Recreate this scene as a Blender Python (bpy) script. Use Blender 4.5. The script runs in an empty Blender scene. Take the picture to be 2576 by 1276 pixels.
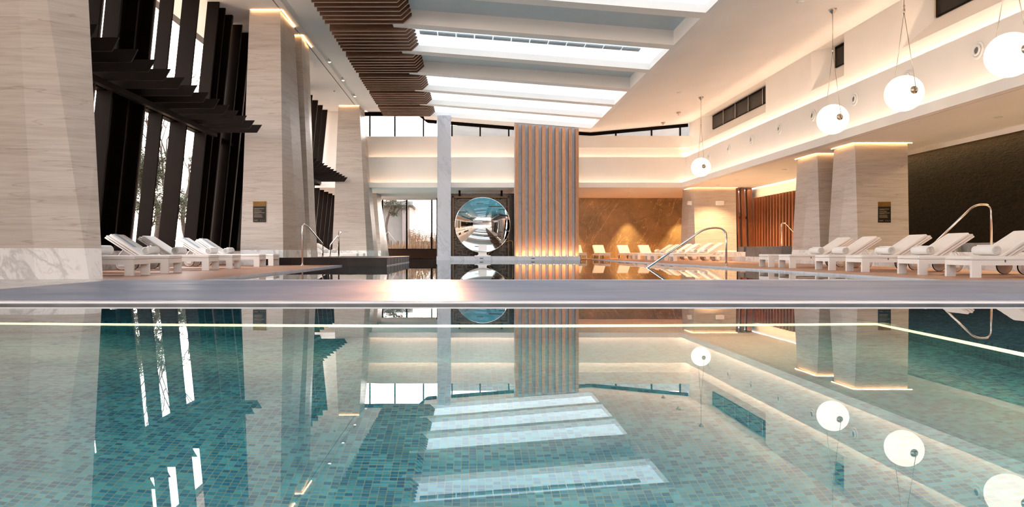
import bpy, bmesh, math, random
from mathutils import Vector, Matrix
random.seed(7)
PI = math.pi
sc = bpy.context.scene
COL = sc.collection
F, CX, CY, H = 1800.0, 1180.0, 633.0, 0.384      # focal length in px, vanishing point, camera height above deck

# ---------------------------------------------------------------- camera
cam_d = bpy.data.cameras.new('camera'); cam = bpy.data.objects.new('camera', cam_d); COL.objects.link(cam)
cam.location = (0, 0, H); cam.rotation_euler = (PI/2, 0, 0)
cam_d.sensor_width = 36; cam_d.lens = F/2576*36
cam_d.shift_x = (1288-CX)/2576; cam_d.shift_y = -(638-CY)/2576
cam_d.clip_start = .05; cam_d.clip_end = 500
sc.camera = cam
# ---------------------------------------------------------------- view
sc.view_settings.view_transform = 'Standard'; sc.view_settings.look = 'None'
sc.view_settings.gamma = 1; sc.view_settings.use_curve_mapping = False
sc.view_settings.exposure = 1.22
cy = sc.cycles
cy.max_bounces = 8; cy.diffuse_bounces = 4; cy.glossy_bounces = 5; cy.transmission_bounces = 6; cy.transparent_max_bounces = 12
cy.sample_clamp_indirect = 6; cy.use_denoising = True; cy.blur_glossy = 0.3
cy.use_adaptive_sampling = True; cy.adaptive_threshold = 0.02
# ---------------------------------------------------------------- world: hazy bright sky, warm near the low sun
w = bpy.data.worlds.new('sky'); sc.world = w; w.use_nodes = True
nt = w.node_tree; nt.nodes.clear()
out = nt.nodes.new('ShaderNodeOutputWorld'); bg = nt.nodes.new('ShaderNodeBackground')
tc = nt.nodes.new('ShaderNodeTexCoord'); sx = nt.nodes.new('ShaderNodeSeparateXYZ')
rp = nt.nodes.new('ShaderNodeValToRGB')
rp.color_ramp.elements[0].position = 0.0; rp.color_ramp.elements[0].color = (1.0, .80, .66, 1)
rp.color_ramp.elements[1].position = 0.6; rp.color_ramp.elements[1].color = (.92, .95, 1.0, 1)
e = rp.color_ramp.elements.new(.18); e.color = (1, .91, .84, 1)
nt.links.new(tc.outputs['Generated'], sx.inputs[0]); nt.links.new(sx.outputs['Z'], rp.inputs[0])
nt.links.new(rp.outputs[0], bg.inputs[0]); bg.inputs[1].default_value = 4.5
nt.links.new(bg.outputs[0], out.inputs[0])
# ---------------------------------------------------------------- sun, low behind the far window
sd = bpy.data.lights.new('sun', 'SUN'); sun = bpy.data.objects.new('sun', sd); COL.objects.link(sun)
sd.energy = 3.0; sd.angle = math.radians(1.6); sd.color = (1, .42, .22)
sun.rotation_euler = Vector((-95, F, 152)).to_track_quat('Z', 'Y').to_euler()
# ---------------------------------------------------------------- cove and strip lamps
WARM = (1.0, .70, .42); WARM2 = (1, .70, .49)
def strip(loc, sx_, sy_, direc, power, color=WARM, name='cove_lamp'):
    d = bpy.data.lights.new(name, 'AREA'); d.shape = 'RECTANGLE'; d.size = sx_; d.size_y = sy_
    d.energy = power; d.color = color
    o = bpy.data.objects.new(name, d); COL.objects.link(o); o.location = loc
    z = -Vector(direc).normalized()
    # long side (sx_) along X unless the strip runs along Y
    xax = Vector((1, 0, 0)) if sx_ >= sy_ else Vector((1, 0, 0))
    xax = (xax - z*xax.dot(z))
    if xax.length < 1e-3: xax = Vector((0, 1, 0))
    xax.normalize(); yax = z.cross(xax)
    o.rotation_euler = Matrix((xax, yax, z)).transposed().to_euler()
    return o
K_COVE = 0.25
# right side coves (run along Y)
strip((10.42, 15, H+3.26), .12, 42, (.35, 0, 1), 430*K_COVE, WARM2)
strip((10.72, 15, H+4.50), .10, 42, (.15, 0, 1), 820*K_COVE, WARM2)
# far coves (run along X)
strip((2.6, 34.83, H+3.26), 15.4, .12, (0, .35, 1), 115*K_COVE, WARM2)
strip((2.6, 35.22, H+4.50), 15.4, .10, (0, .2, 1), 150*K_COVE, WARM2)
# soffit lamps on the right, wall washers, screen uplights
strip((13.74, 20, H+3.05), .08, 18, (.12, 0, -1), 150, (1, .68, .34), 'wall_wash_lamp')
strip((13.55, 32.2, H+3.0), .10, 5, (.3, 0, -1), 13, (1, .62, .30), 'wall_wash_lamp')
strip((3.7, 33.97, .175), 2.9, .03, (0, .22, 1), 26, (1, .58, .34), 'uplight_lamp')
def spot(loc, power, ang=70, color=WARM, blend=.6, direc=(0, 0, -1), r=.05):
    d = bpy.data.lights.new('downlight_lamp', 'SPOT'); d.energy = power; d.spot_size = math.radians(ang); d.spot_blend = blend
    d.color = color; d.shadow_soft_size = r
    o = bpy.data.objects.new('downlight_lamp', d); COL.objects.link(o); o.location = loc
    o.rotation_euler = (-Vector(direc)).to_track_quat('Z', 'Y').to_euler()
SOFFIT = [(9.2, 40.75), (12.15, 40.75), (-.15, 37.6), (1.95, 37.6), (11.9, 27.0), (11.6, 31.0), (11.6, 33.3), (5.6, 40.75), (12.2, 16.5), (12.2, 12.5), (12.2, 8.5), (6.0, 37.8), (8.4, 37.8), (10.4, 38.2)]  # closing entries, over the far loungers, are added fill lamps
for x, y in SOFFIT: spot((x, y, H+3.0), 650 if y > 40 else ((160 if y < 20 else 420) if y < 35 else 170), 60 if y > 40 else 120, (1, .62, .31))
for x, y in ((-5.09, 26.1), (-5.09, 28.9), (-5.09, 31.9)): spot((x, y, H+6.86), 30, 100, (1, .75, .5))

# ================================================================ materials
MATS = {}
def new_mat(name):
    m = bpy.data.materials.new(name); m.use_nodes = True; MATS[name] = m
    nt = m.node_tree; b = nt.nodes['Principled BSDF']
    return m, nt, b
def coords(nt, scale=(1, 1, 1), rot=(0, 0, 0), kind='Object'):
    tc = nt.nodes.new('ShaderNodeTexCoord'); mp = nt.nodes.new('ShaderNodeMapping')
    mp.inputs['Scale'].default_value = scale; mp.inputs['Rotation'].default_value = rot
    nt.links.new(tc.outputs[kind], mp.inputs[0]); return mp.outputs[0]
def coords_rs(nt, rot, scale):
    v = coords(nt, (1, 1, 1), rot); mp = nt.nodes.new('ShaderNodeMapping'); mp.inputs['Scale'].default_value = scale
    nt.links.new(v, mp.inputs[0]); return mp.outputs[0]
def noise(nt, vec, scale, detail=4, rough=.5, dist=0):
    n = nt.nodes.new('ShaderNodeTexNoise'); n.inputs['Scale'].default_value = scale; n.inputs['Detail'].default_value = detail
    n.inputs['Roughness'].default_value = rough; n.inputs['Distortion'].default_value = dist
    nt.links.new(vec, n.inputs['Vector']); return n.outputs['Fac']
def ramp(nt, fac, stops, interp='LINEAR'):
    r = nt.nodes.new('ShaderNodeValToRGB'); r.color_ramp.interpolation = interp
    for i, (p, c) in enumerate(stops):
        el = r.color_ramp.elements[i] if i < 2 else r.color_ramp.elements.new(p)
        el.position = p; el.color = (*c, 1) if len(c) == 3 else c
    nt.links.new(fac, r.inputs[0]); return r.outputs[0]
def mix(nt, fac, a, b, mode='MIX'):
    m = nt.nodes.new('ShaderNodeMix'); m.data_type = 'RGBA'; m.blend_type = mode
    if hasattr(fac, 'is_linked'): nt.links.new(fac, m.inputs[0])
    else: m.inputs[0].default_value = fac
    for v, i in ((a, 6), (b, 7)):
        if hasattr(v, 'is_linked'): nt.links.new(v, m.inputs[i])
        else: m.inputs[i].default_value = (*v, 1)
    return m.outputs[2]
def bump(nt, b, h, strength, dist=.01):
    bp = nt.nodes.new('ShaderNodeBump'); bp.inputs['Strength'].default_value = strength; bp.inputs['Distance'].default_value = dist
    nt.links.new(h, bp.inputs['Height']); nt.links.new(bp.outputs[0], b.inputs['Normal'])
def math_n(nt, op, a, b=None):
    m = nt.nodes.new('ShaderNodeMath'); m.operation = op
    for i, v in enumerate((a, b)):
        if v is None: continue
        if hasattr(v, 'is_linked'): nt.links.new(v, m.inputs[i])
        else: m.inputs[i].default_value = v
    return m.outputs[0]
def plain(name, col, rough=.5, metal=0, var=.0, vs=3, spec=None, bumpy=0, bs=40):
    m, nt, b = new_mat(name)
    b.inputs['Roughness'].default_value = rough; b.inputs['Metallic'].default_value = metal
    v = coords(nt)
    f = noise(nt, v, vs, 3)
    c0 = tuple(max(0, c*(1-var)) for c in col); c1 = tuple(min(1, c*(1+var)) for c in col)
    nt.links.new(ramp(nt, f, [(.3, c0), (.7, c1)]), b.inputs['Base Color'])
    if spec is not None: b.inputs['Specular IOR Level'].default_value = spec
    if bumpy: bump(nt, b, noise(nt, v, bs, 3), bumpy)
    return m
def emit(name, col, s):
    m, nt, b = new_mat(name); b.inputs['Base Color'].default_value = (*[min(1, c) for c in col], 1)
    b.inputs['Emission Color'].default_value = (*col, 1); b.inputs['Emission Strength'].default_value = s
    b.inputs['Roughness'].default_value = .3
    return m
plaster = plain('plaster', (.80, .76, .71), .7, var=.02, vs=1.2)
plaster_ceiling = plain('plaster_ceiling', (.90, .87, .84), .75, var=.02, vs=.8)
def travertine():
    m, nt, b = new_mat('travertine')
    n1 = noise(nt, coords(nt, (.10, .10, 1.0), (.05, .06, 0)), 4.0, 5, .6, .5)
    n2 = noise(nt, coords(nt, (.05, .05, 1), (.04, .05, 0)), 26, 6, .65, .4)
    n3 = noise(nt, coords(nt, (.06, .06, 1), (-.05, -.03, 0)), 3.6, 4, .5, .15)
    c = ramp(nt, n1, [(.3, (.40, .34, .30)), (.5, (.465, .41, .365)), (.7, (.49, .44, .40))])
    vein = ramp(nt, math_n(nt, 'ABSOLUTE', math_n(nt, 'SUBTRACT', n3, .5)), [(0, (.70, .64, .58)), (.006, (1, 1, 1))])
    c = mix(nt, .8, c, vein, 'MULTIPLY')
    fine = ramp(nt, n2, [(.36, (.82, .79, .76)), (.56, (1, 1, 1))])
    c = mix(nt, .75, c, fine, 'MULTIPLY')
    # slab joints every 1.2 m in height
    sp = nt.nodes.new('ShaderNodeSeparateXYZ'); nt.links.new(coords(nt), sp.inputs[0])
    j = math_n(nt, 'FRACT', math_n(nt, 'MULTIPLY', sp.outputs[2], 1/.9))
    jr = ramp(nt, j, [(0, (.62, .56, .5)), (.008, (1, 1, 1))], 'LINEAR')
    c = mix(nt, .5, c, jr, 'MULTIPLY')
    nt.links.new(c, b.inputs['Base Color']); b.inputs['Roughness'].default_value = .38
    return m
travertine = travertine()
def marble(name, base, veinc, scale=1.5, width=.03, rough=.25, rot=(0, .6, .5), stretch=(1, 1, .35)):
    m, nt, b = new_mat(name)
    v = coords_rs(nt, rot, stretch)
    n1 = noise(nt, v, scale, 8, .6, .9); n2 = noise(nt, v, scale*3.1, 6, .6, 1.4)
    a1 = math_n(nt, 'ABSOLUTE', math_n(nt, 'SUBTRACT', n1, .5)); a2 = math_n(nt, 'ABSOLUTE', math_n(nt, 'SUBTRACT', n2, .52))
    f1 = ramp(nt, a1, [(0, (1, 1, 1)), (width, (0, 0, 0))]); f2 = ramp(nt, a2, [(0, (.6, .6, .6)), (width*.6, (0, 0, 0))])
    cl = ramp(nt, noise(nt, v, scale*.6, 3), [(.3, tuple(c*.86 for c in base)), (.7, base)])
    c = mix(nt, f1, cl, veinc); c = mix(nt, f2, c, veinc)
    nt.links.new(c, b.inputs['Base Color']); b.inputs['Roughness'].default_value = rough
    return m, nt, b, c
marble_white = marble('marble_white', (.78, .76, .75), (.50, .49, .49), 1.2, .03)[0]
marble_grey = marble('marble_grey', (.54, .56, .62), (.38, .40, .46), .9, .02, .3)[0]
def brown_marble():
    m, nt, b, c = marble('marble_brown', (.34, .25, .13), (.80, .60, .32), 1.1, .006, .3, (0, -.5, 0), (1, .6, .28))
    sp = nt.nodes.new('ShaderNodeSeparateXYZ'); nt.links.new(coords(nt), sp.inputs[0])
    cl = ramp(nt, noise(nt, coords(nt), 1.1, 8, .65, .6), [(.3, (.62, .6, .55)), (.7, (1.25, 1.2, 1.1))])
    c = mix(nt, 1, c, cl, 'MULTIPLY')
    j = ramp(nt, math_n(nt, 'FRACT', math_n(nt, 'MULTIPLY', sp.outputs[2], 1/.95)), [(0, (.4, .4, .4)), (.012, (1, 1, 1))])
    j2 = ramp(nt, math_n(nt, 'FRACT', math_n(nt, 'MULTIPLY', sp.outputs[0], 1/1.9)), [(0, (.5, .5, .5)), (.006, (1, 1, 1))])
    c = mix(nt, 1, mix(nt, 1, c, j, 'MULTIPLY'), j2, 'MULTIPLY')
    nt.links.new(c, b.inputs['Base Color']); return m
marble_brown = brown_marble()
marble_dark = marble('marble_dark', (.022, .010, .006), (.07, .035, .02), .6, .01, .25)[0]
granite = plain('granite_black', (.022, .016, .014), .3, var=.4, vs=1.5, spec=.2)
granite_brown = plain('granite_brown', (.045, .02, .012), .4, var=.5, vs=30, spec=.12)
slate = plain('slate_grey', (.13, .13, .135), .35, var=.25, vs=4)
def tile(name, ax):
    m, nt, b = new_mat(name)
    tc = nt.nodes.new('ShaderNodeTexCoord'); sp = nt.nodes.new('ShaderNodeSeparateXYZ'); cb = nt.nodes.new('ShaderNodeCombineXYZ')
    nt.links.new(tc.outputs['Object'], sp.inputs[0])
    nt.links.new(sp.outputs[ax[0]], cb.inputs[0]); nt.links.new(sp.outputs[ax[1]], cb.inputs[1])
    br = nt.nodes.new('ShaderNodeTexBrick'); nt.links.new(cb.outputs[0], br.inputs['Vector'])
    br.inputs['Color1'].default_value = (.006, .24, .44, 1); br.inputs['Color2'].default_value = (.11, .64, .82, 1)
    br.inputs['Mortar'].default_value = (.34, .47, .43, 1); br.inputs['Scale'].default_value = 1
    br.inputs['Mortar Size'].default_value = .0018; br.inputs['Mortar Smooth'].default_value = .1
    br.inputs['Brick Width'].default_value = .030; br.inputs['Row Height'].default_value = .022
    br.offset = 0.0; br.inputs['Bias'].default_value = -.1
    big = ramp(nt, noise(nt, cb.outputs[0], 2.2, 4), [(.3, (.75, .8, .85)), (.7, (1.15, 1.1, 1.05))])
    c = mix(nt, 1, br.outputs['Color'], big, 'MULTIPLY')
    nt.links.new(c, b.inputs['Base Color']); b.inputs['Roughness'].default_value = .3
    return m
tile_floor = tile('mosaic_floor', (0, 1)); tile_wall_x = tile('mosaic_wall_x', (0, 2)); tile_wall_y = tile('mosaic_wall_y', (1, 2))
def water(name, sc_, st, stretch):
    m, nt, b = new_mat(name)
    g = nt.nodes.new('ShaderNodeBsdfGlass'); g.inputs['IOR'].default_value = 1.333; g.inputs['Roughness'].default_value = 0
    g.inputs['Color'].default_value = (.93, .985, .985, 1)
    bp = nt.nodes.new('ShaderNodeBump'); bp.inputs['Strength'].default_value = st; bp.inputs['Distance'].default_value = .01
    nt.links.new(noise(nt, coords(nt, stretch), sc_, 3, .5), bp.inputs['Height']); nt.links.new(bp.outputs[0], g.inputs['Normal'])
    # slightly stronger surface sheen than the pure dielectric
    gl = nt.nodes.new('ShaderNodeBsdfGlossy'); gl.inputs['Roughness'].default_value = 0; nt.links.new(bp.outputs[0], gl.inputs['Normal'])
    fr = nt.nodes.new('ShaderNodeFresnel'); fr.inputs[0].default_value = 1.33; nt.links.new(bp.outputs[0], fr.inputs['Normal'])
    mx = nt.nodes.new('ShaderNodeMixShader')
    geo = nt.nodes.new('ShaderNodeNewGeometry')
    k = math_n(nt, 'MULTIPLY', math_n(nt, 'MULTIPLY', fr.outputs[0], 1.1), math_n(nt, 'SUBTRACT', 1, geo.outputs['Backfacing']))
    k = math_n(nt, 'MINIMUM', k, .8)
    nt.links.new(k, mx.inputs[0]); nt.links.new(g.outputs[0], mx.inputs[1]); nt.links.new(gl.outputs[0], mx.inputs[2])
    nt.links.new(mx.outputs[0], nt.nodes['Material Output'].inputs['Surface']); nt.nodes.remove(b)
    return m
water_near = water('water_near', 2.2, .010, (1, 1, 1)); water_far = water('water_far', 2.0, .03, (.7, 1, 1))
def wood(name, c0, c1, along='z', rough=.42):
    m, nt, b = new_mat(name)
    s = {'x': (.12, 1, 1), 'y': (1, .12, 1), 'z': (1, 1, .12)}[along]
    v = coords(nt, s); n = noise(nt, v, 22, 6, .65, .7)
    c = ramp(nt, n, [(.3, c0), (.7, c1)])
    oi = nt.nodes.new('ShaderNodeObjectInfo')
    c = mix(nt, 1, c, ramp(nt, oi.outputs['Random'], [(0, (.82, .82, .82)), (1, (1.15, 1.12, 1.1))]), 'MULTIPLY')
    nt.links.new(c, b.inputs['Base Color']); b.inputs['Roughness'].default_value = rough
    bump(nt, b, n, .15, .003); return m
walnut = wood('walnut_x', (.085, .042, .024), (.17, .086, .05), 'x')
oak_screen = wood('wood_screen', (.34, .155, .07), (.56, .29, .15), 'z')
red_wood = wood('red_wood', (.10, .030, .012), (.22, .075, .030), 'z')
def deck():
    m, nt, b = new_mat('deck_boards')
    sp = nt.nodes.new('ShaderNodeSeparateXYZ'); nt.links.new(coords(nt), sp.inputs[0])
    n = noise(nt, coords(nt, (.1, 1, 1)), 18, 6, .6, .4)
    c = ramp(nt, n, [(.3, (.34, .155, .09)), (.7, (.56, .30, .185))])
    fr = math_n(nt, 'FRACT', math_n(nt, 'MULTIPLY', sp.outputs[1], 1/.145))
    g = ramp(nt, fr, [(0, (.10, .07, .06)), (.06, (.12, .08, .07)), (.075, (1, 1, 1)), (.985, (1, 1, 1))])
    c = mix(nt, 1, c, g, 'MULTIPLY')
    nt.links.new(c, b.inputs['Base Color']); b.inputs['Roughness'].default_value = .4
    return m
deck = deck()
def kerb_stone():
    m, nt, b = new_mat('walkway_stone')
    v = coords(nt, (.5, 1, 1)); n = noise(nt, v, 1.3, 6, .6, .5)
    c = ramp(nt, n, [(.3, (.24, .275, .37)), (.7, (.33, .375, .49))])
    sp = nt.nodes.new('ShaderNodeSeparateXYZ'); nt.links.new(coords(nt), sp.inputs[0])
    j = ramp(nt, math_n(nt, 'FRACT', math_n(nt, 'ADD', math_n(nt, 'MULTIPLY', sp.outputs[0], 1/1.5), .13)), [(0, (.6, .6, .6)), (.006, (1, 1, 1))])
    c = mix(nt, 1, c, j, 'MULTIPLY')
    nt.links.new(c, b.inputs['Base Color'])
    r = ramp(nt, noise(nt, coords(nt, (.4, 1, 1)), .9, 5, .6, 1), [(.38, (.36, .36, .36)), (.62, (.56, .56, .56))])
    nt.links.new(r, b.inputs['Roughness']); b.inputs['Specular IOR Level'].default_value = .28; return m
walk_stone = kerb_stone()
bronze = plain('dark_bronze', (.005, .0022, .0012), .5, 0, var=.25, vs=2, spec=.06)
bronze_panel = plain('bronze_panel', (.075, .05, .042), .45, 0, var=.1, vs=2, spec=.4)
blade_mat = plain('blade_bronze', (.009, .006, .005), .45, 0, var=.2, spec=.25)
gold = plain('brass', (.36, .22, .09), .3, 1, var=.1)
old_bronze = plain('old_bronze', (.20, .115, .05), .42, .3, var=.2)
chrome = plain('stainless', (.78, .74, .70), .12, 1)
nickel = plain('nickel', (.55, .48, .40), .25, 1)
white_metal = plain('white_lacquer', (.80, .77, .745), .35, var=.01)
cushion = plain('cushion_fabric', (.80, .76, .73), .8, var=.02, vs=8, bumpy=.15, bs=60)
cushion_grey = plain('grey_fabric', (.36, .42, .47), .8, var=.03, vs=8)
terry = plain('towel_terry', (.86, .84, .82), .95, var=.02, vs=30, bumpy=.5, bs=160)
trim_white = plain('edge_trim', (.80, .78, .80), .25, var=.03)
black_slot = plain('black_slot', (.01, .01, .01), .6)
concrete = plain('concrete', (.10, .095, .09), .85, var=.08, vs=2)
grille_grey = plain('grille_grey', (.55, .64, .70), .5)
plastic = plain('white_plastic', (.8, .79, .76), .4)
plate_black = plain('sign_black', (.012, .009, .007), .3)
plate_gold = plain('sign_gold', (.22, .11, .025), .35, .5)
ink = plain('sign_ink', (.34, .26, .18), .5)
ink_dark = plain('sign_ink_dark', (.06, .03, .01), .5)
mirror_m = plain('polished_steel', (.93, .94, .95), .012, 1)
bark = plain('bark', (.05, .035, .028), .9, var=.4, vs=12)
needles = plain('pine_needles', (.035, .04, .018), .8, var=.4, vs=2)
reeds = plain('dry_reeds', (.15, .085, .04), .8, var=.35, vs=2)
soil = plain('dry_lawn', (.14, .085, .045), .9, var=.25, vs=3)
panel_wall = plain('white_cladding', (.13, .11, .105), .7, var=.03)
sky_panel = emit('skylight_diffuser', (.80, .91, 1.0), .50)
globe_m = emit('opal_glass', (1.0, .88, .72), .85)
lens_m = emit('lamp_lens', (1, .80, .5), 9)
led_m = emit('led_yellow', (1.0, .80, .40), 4.5)
lens_dim = emit('uplight_lens', (1, .8, .5), 1.5)
led_warm = emit('led_warm', (1, .58, .26), 8)
def clear_glass(name, tint=(1, 1, 1), refl=.9):
    m, nt, b = new_mat(name)
    t = nt.nodes.new('ShaderNodeBsdfTransparent'); t.inputs[0].default_value = (*tint, 1)
    g = nt.nodes.new('ShaderNodeBsdfGlossy'); g.inputs['Roughness'].default_value = 0
    fr = nt.nodes.new('ShaderNodeFresnel'); fr.inputs[0].default_value = 1.45
    mx = nt.nodes.new('ShaderNodeMixShader')
    nt.links.new(math_n(nt, 'MULTIPLY', fr.outputs[0], refl), mx.inputs[0]); nt.links.new(t.outputs[0], mx.inputs[1]); nt.links.new(g.outputs[0], mx.inputs[2])
    nt.links.new(mx.outputs[0], nt.nodes['Material Output'].inputs['Surface']); nt.nodes.remove(b); return m
glass = clear_glass('window_glass'); glass_dark = plain('dark_glazing', (.016, .012, .010), .3, spec=.15)
def rock():
    m, nt, b = new_mat('split_stone')
    v = coords(nt, (1, .35, 1)); n = noise(nt, v, 14, 8, .7, .4); n2 = noise(nt, coords(nt, (1, .25, 1)), 40, 4, .6)
    c = ramp(nt, n, [(.3, (.002, .0013, .0008)), (.7, (.013, .008, .0045))])
    nt.links.new(c, b.inputs['Base Color']); b.inputs['Roughness'].default_value = .6; b.inputs['Specular IOR Level'].default_value = .03
    bump(nt, b, math_n(nt, 'ADD', n, math_n(nt, 'MULTIPLY', n2, .4)), 1.0, .05); return m
rock = rock()

# ================================================================ mesh helpers
class MB:
    def __init__(s): s.v = []; s.f = []; s.smooth = set()
    def add(s, vs, fs, smooth=False):
        o = len(s.v); s.v += [tuple(v) for v in vs]
        for f in fs:
            if smooth: s.smooth.add(len(s.f))
            s.f.append(tuple(o+i for i in f))
        return s
    def box(s, x0, x1, y0, y1, z0, z1):
        vs = [(x, y, z) for z in (z0, z1) for y in (y0, y1) for x in (x0, x1)]
        return s.add(vs, [(0, 2, 3, 1), (4, 5, 7, 6), (0, 1, 5, 4), (2, 6, 7, 3), (0, 4, 6, 2), (1, 3, 7, 5)])
    def loft(s, rings, cap=True, smooth=False, closed=True):
        n = len(rings[0]); vs = [p for r in rings for p in r]; fs = []
        for k in range(len(rings)-1):
            for i in range(n if closed else n-1):
                j = (i+1) % n
                fs.append((k*n+i, k*n+j, (k+1)*n+j, (k+1)*n+i))
        o = len(s.v); s.add(vs, fs, smooth)
        if cap:
            s.f.append(tuple(o+i for i in reversed(range(n)))); s.f.append(tuple(o+(len(rings)-1)*n+i for i in range(n)))
        return s
    def prism(s, pts, axis, a0, a1):   # pts are 2-D in the plane normal to axis
        def mk(p, a):
            return {'x': (a, p[0], p[1]), 'y': (p[0], a, p[1]), 'z': (p[0], p[1], a)}[axis]
        return s.loft([[mk(p, a0) for p in pts], [mk(p, a1) for p in pts]])
    def tube(s, path, r, n=10, cap=True):
        path = [Vector(p) for p in path]; rings = []; prev = None
        for i, p in enumerate(path):
            t = (path[min(i+1, len(path)-1)]-path[max(i-1, 0)]).normalized()
            a = Vector((0, 0, 1)) if prev is None and abs(t.z) < .9 else (Vector((1, 0, 0)) if prev is None else prev)
            a = (a-t*a.dot(t)).normalized(); b = t.cross(a); prev = a
            rr = r[i] if isinstance(r, (list, tuple)) else r
            rings.append([p+(a*math.cos(2*PI*k/n)+b*math.sin(2*PI*k/n))*rr for k in range(n)])
        return s.loft(rings, cap, True)
    def lathe(s, prof, c=(0, 0, 0), axis='z', n=24, cap=True):
        rings = []
        for r, h in prof:
            ring = []
            for k in range(n):
                a = 2*PI*k/n; u, v = r*math.cos(a), r*math.sin(a)
                p = {'z': (u, v, h), 'y': (u, h, v), 'x': (h, u, v)}[axis]
                ring.append((c[0]+p[0], c[1]+p[1], c[2]+p[2]))
            rings.append(ring)
        return s.loft(rings, cap, True)
    def rbox(s, x0, x1, y0, y1, z0, z1, r):   # rounded box by superellipse-ish profile: stacked inset rings
        rings = []
        for dz, ins in ((0, r), (.3*r, .3*r), (r, 0)):
            rings.append((z0+dz, ins))
        for dz, ins in ((r, 0), (.3*r, .3*r), (0, r)):
            rings.append((z1-dz, ins))
        R = []
        for z, ins in rings:
            a0, a1, b0, b1 = x0+ins, x1-ins, y0+ins, y1-ins; q = r*.8
            R.append([(a0+q, b0, z), (a1-q, b0, z), (a1, b0+q, z), (a1, b1-q, z), (a1-q, b1, z), (a0+q, b1, z), (a0, b1-q, z), (a0, b0+q, z)])
        return s.loft(R, True, False)
def link(name, mb, mat, parent=None, world=True):
    me = bpy.data.meshes.new(name); me.from_pydata(mb.v, [], mb.f)
    bm = bmesh.new(); bm.from_mesh(me); bmesh.ops.recalc_face_normals(bm, faces=bm.faces); bm.to_mesh(me); bm.free()
    for i in mb.smooth:
        if i < len(me.polygons): me.polygons[i].use_smooth = True
    me.materials.append(mat)
    o = bpy.data.objects.new(name, me); COL.objects.link(o)
    if parent is not None:
        if world:
            root = parent; off = Vector((0, 0, 0)); p = parent
            while p is not None: off += p.location; p = p.parent
            me.transform(Matrix.Translation(-off))
        o.parent = parent
    return o
def tag(o, label, cat, group=None, kind=None):
    o['label'] = label
    if cat: o['category'] = cat
    if group: o['group'] = group
    if kind: o['kind'] = kind
    return o
def thing(name, label, cat, loc=(0, 0, 0), group=None):
    o = bpy.data.objects.new(name, None); COL.objects.link(o); o.location = loc; o.empty_display_size = .1
    return tag(o, label, cat, group)
def struct(name, mb, mat, parent=None, label=None):
    o = link(name, mb, mat, parent)
    if parent is None:
        o['kind'] = 'structure'
        if label: o['label'] = label
    return o
def sroot(name, loc=(0, 0, 0), label=None):
    o = bpy.data.objects.new(name, None); COL.objects.link(o); o.location = loc; o['kind'] = 'structure'
    if label: o['label'] = label
    return o
def copy_tree(o, parent=None):
    c = o.copy(); COL.objects.link(c)
    if parent is not None: c.parent = parent
    for ch in list(o.children): copy_tree(ch, c)
    return c

# ================================================================ ground, pools, walkway
WL = -.03
LX, RX = -8.2, 13.9
Y_K0, Y_K1 = 5.50, 9.62          # walkway between the pools
struct('floor_walkway', MB().box(-4.8, 10.6, Y_K0+.10, Y_K1, -.3, 0), walk_stone, label='dark grey stone walkway between the two pools')
struct('trim_1', MB().prism([(Y_K0, -.028), (Y_K0+.02, -.004), (Y_K0+.05, .0), (Y_K0+.105, .0), (Y_K0+.105, -.25), (Y_K0, -.25)], 'x', -4.8, 10.6), trim_white, label='pale metal edge strip along the near pool')
struct('trim_8', MB().box(-4.8, 10.6, Y_K0-.006, Y_K0-.001, -.25, -.016), slate, label='dark drop-face strip under the near pool edge')
struct('trim_2', MB().box(-3.6, 6.35, Y_K1, Y_K1+.07, -.3, .004), trim_white, label='pale edge strip along the far pool')
struct('floor_marble', MB().box(LX, -4.8, -8, 10.05, -.3, 0), marble_white, label='white marble floor beside the leftmost column')
struct('floor_deck_left', MB().prism([(LX, 10.05), (-4.8, 10.05), (-4.8, Y_K1), (-3.6, Y_K1), (-3.6, 20.2), (-5.9, 20.2), (-5.9, 41.5), (LX, 41.5)], 'z', -.3, 0), deck, label='brown timber deck left of the far pool')
struct('floor_deck_right', MB().prism([(6.35, Y_K1), (10.6, Y_K1), (10.6, 36.6), (13.9, 36.6), (13.9, 41.5), (2.3, 41.5), (2.3, 36.9), (6.35, 36.9)], 'z', -.3, 0), deck, label='brown timber deck right of the far pool')
struct('trim_7', MB().box(6.33, 6.365, Y_K1, 36.9, -.3, .004).box(-3.615, -3.58, Y_K1, 20.2, -.3, .004), marble_grey, label='thin stone edge of the far pool')
# far pool basin
fb = MB()
fb.box(-5.9, 6.6, Y_K1-.1, 41.5, -1.45, -1.35)
struct('floor_far_pool', fb, tile_floor, label='teal mosaic bottom of the far pool')
struct('wall_far_pool', MB().box(-3.7, -3.6, Y_K1, 20.2, -1.4, -.31).box(6.35, 6.45, Y_K1, 36.9, -1.4, -.31), tile_wall_y)
struct('wall_far_pool_end', MB().box(2.3, 6.35, 36.9, 37.0, -1.4, -.31).box(-3.6, 6.35, Y_K1-.06, Y_K1, -1.4, -.31).box(-6, 2.3, 41.4, 41.5, -1.4, -.02), tile_wall_x)
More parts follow.
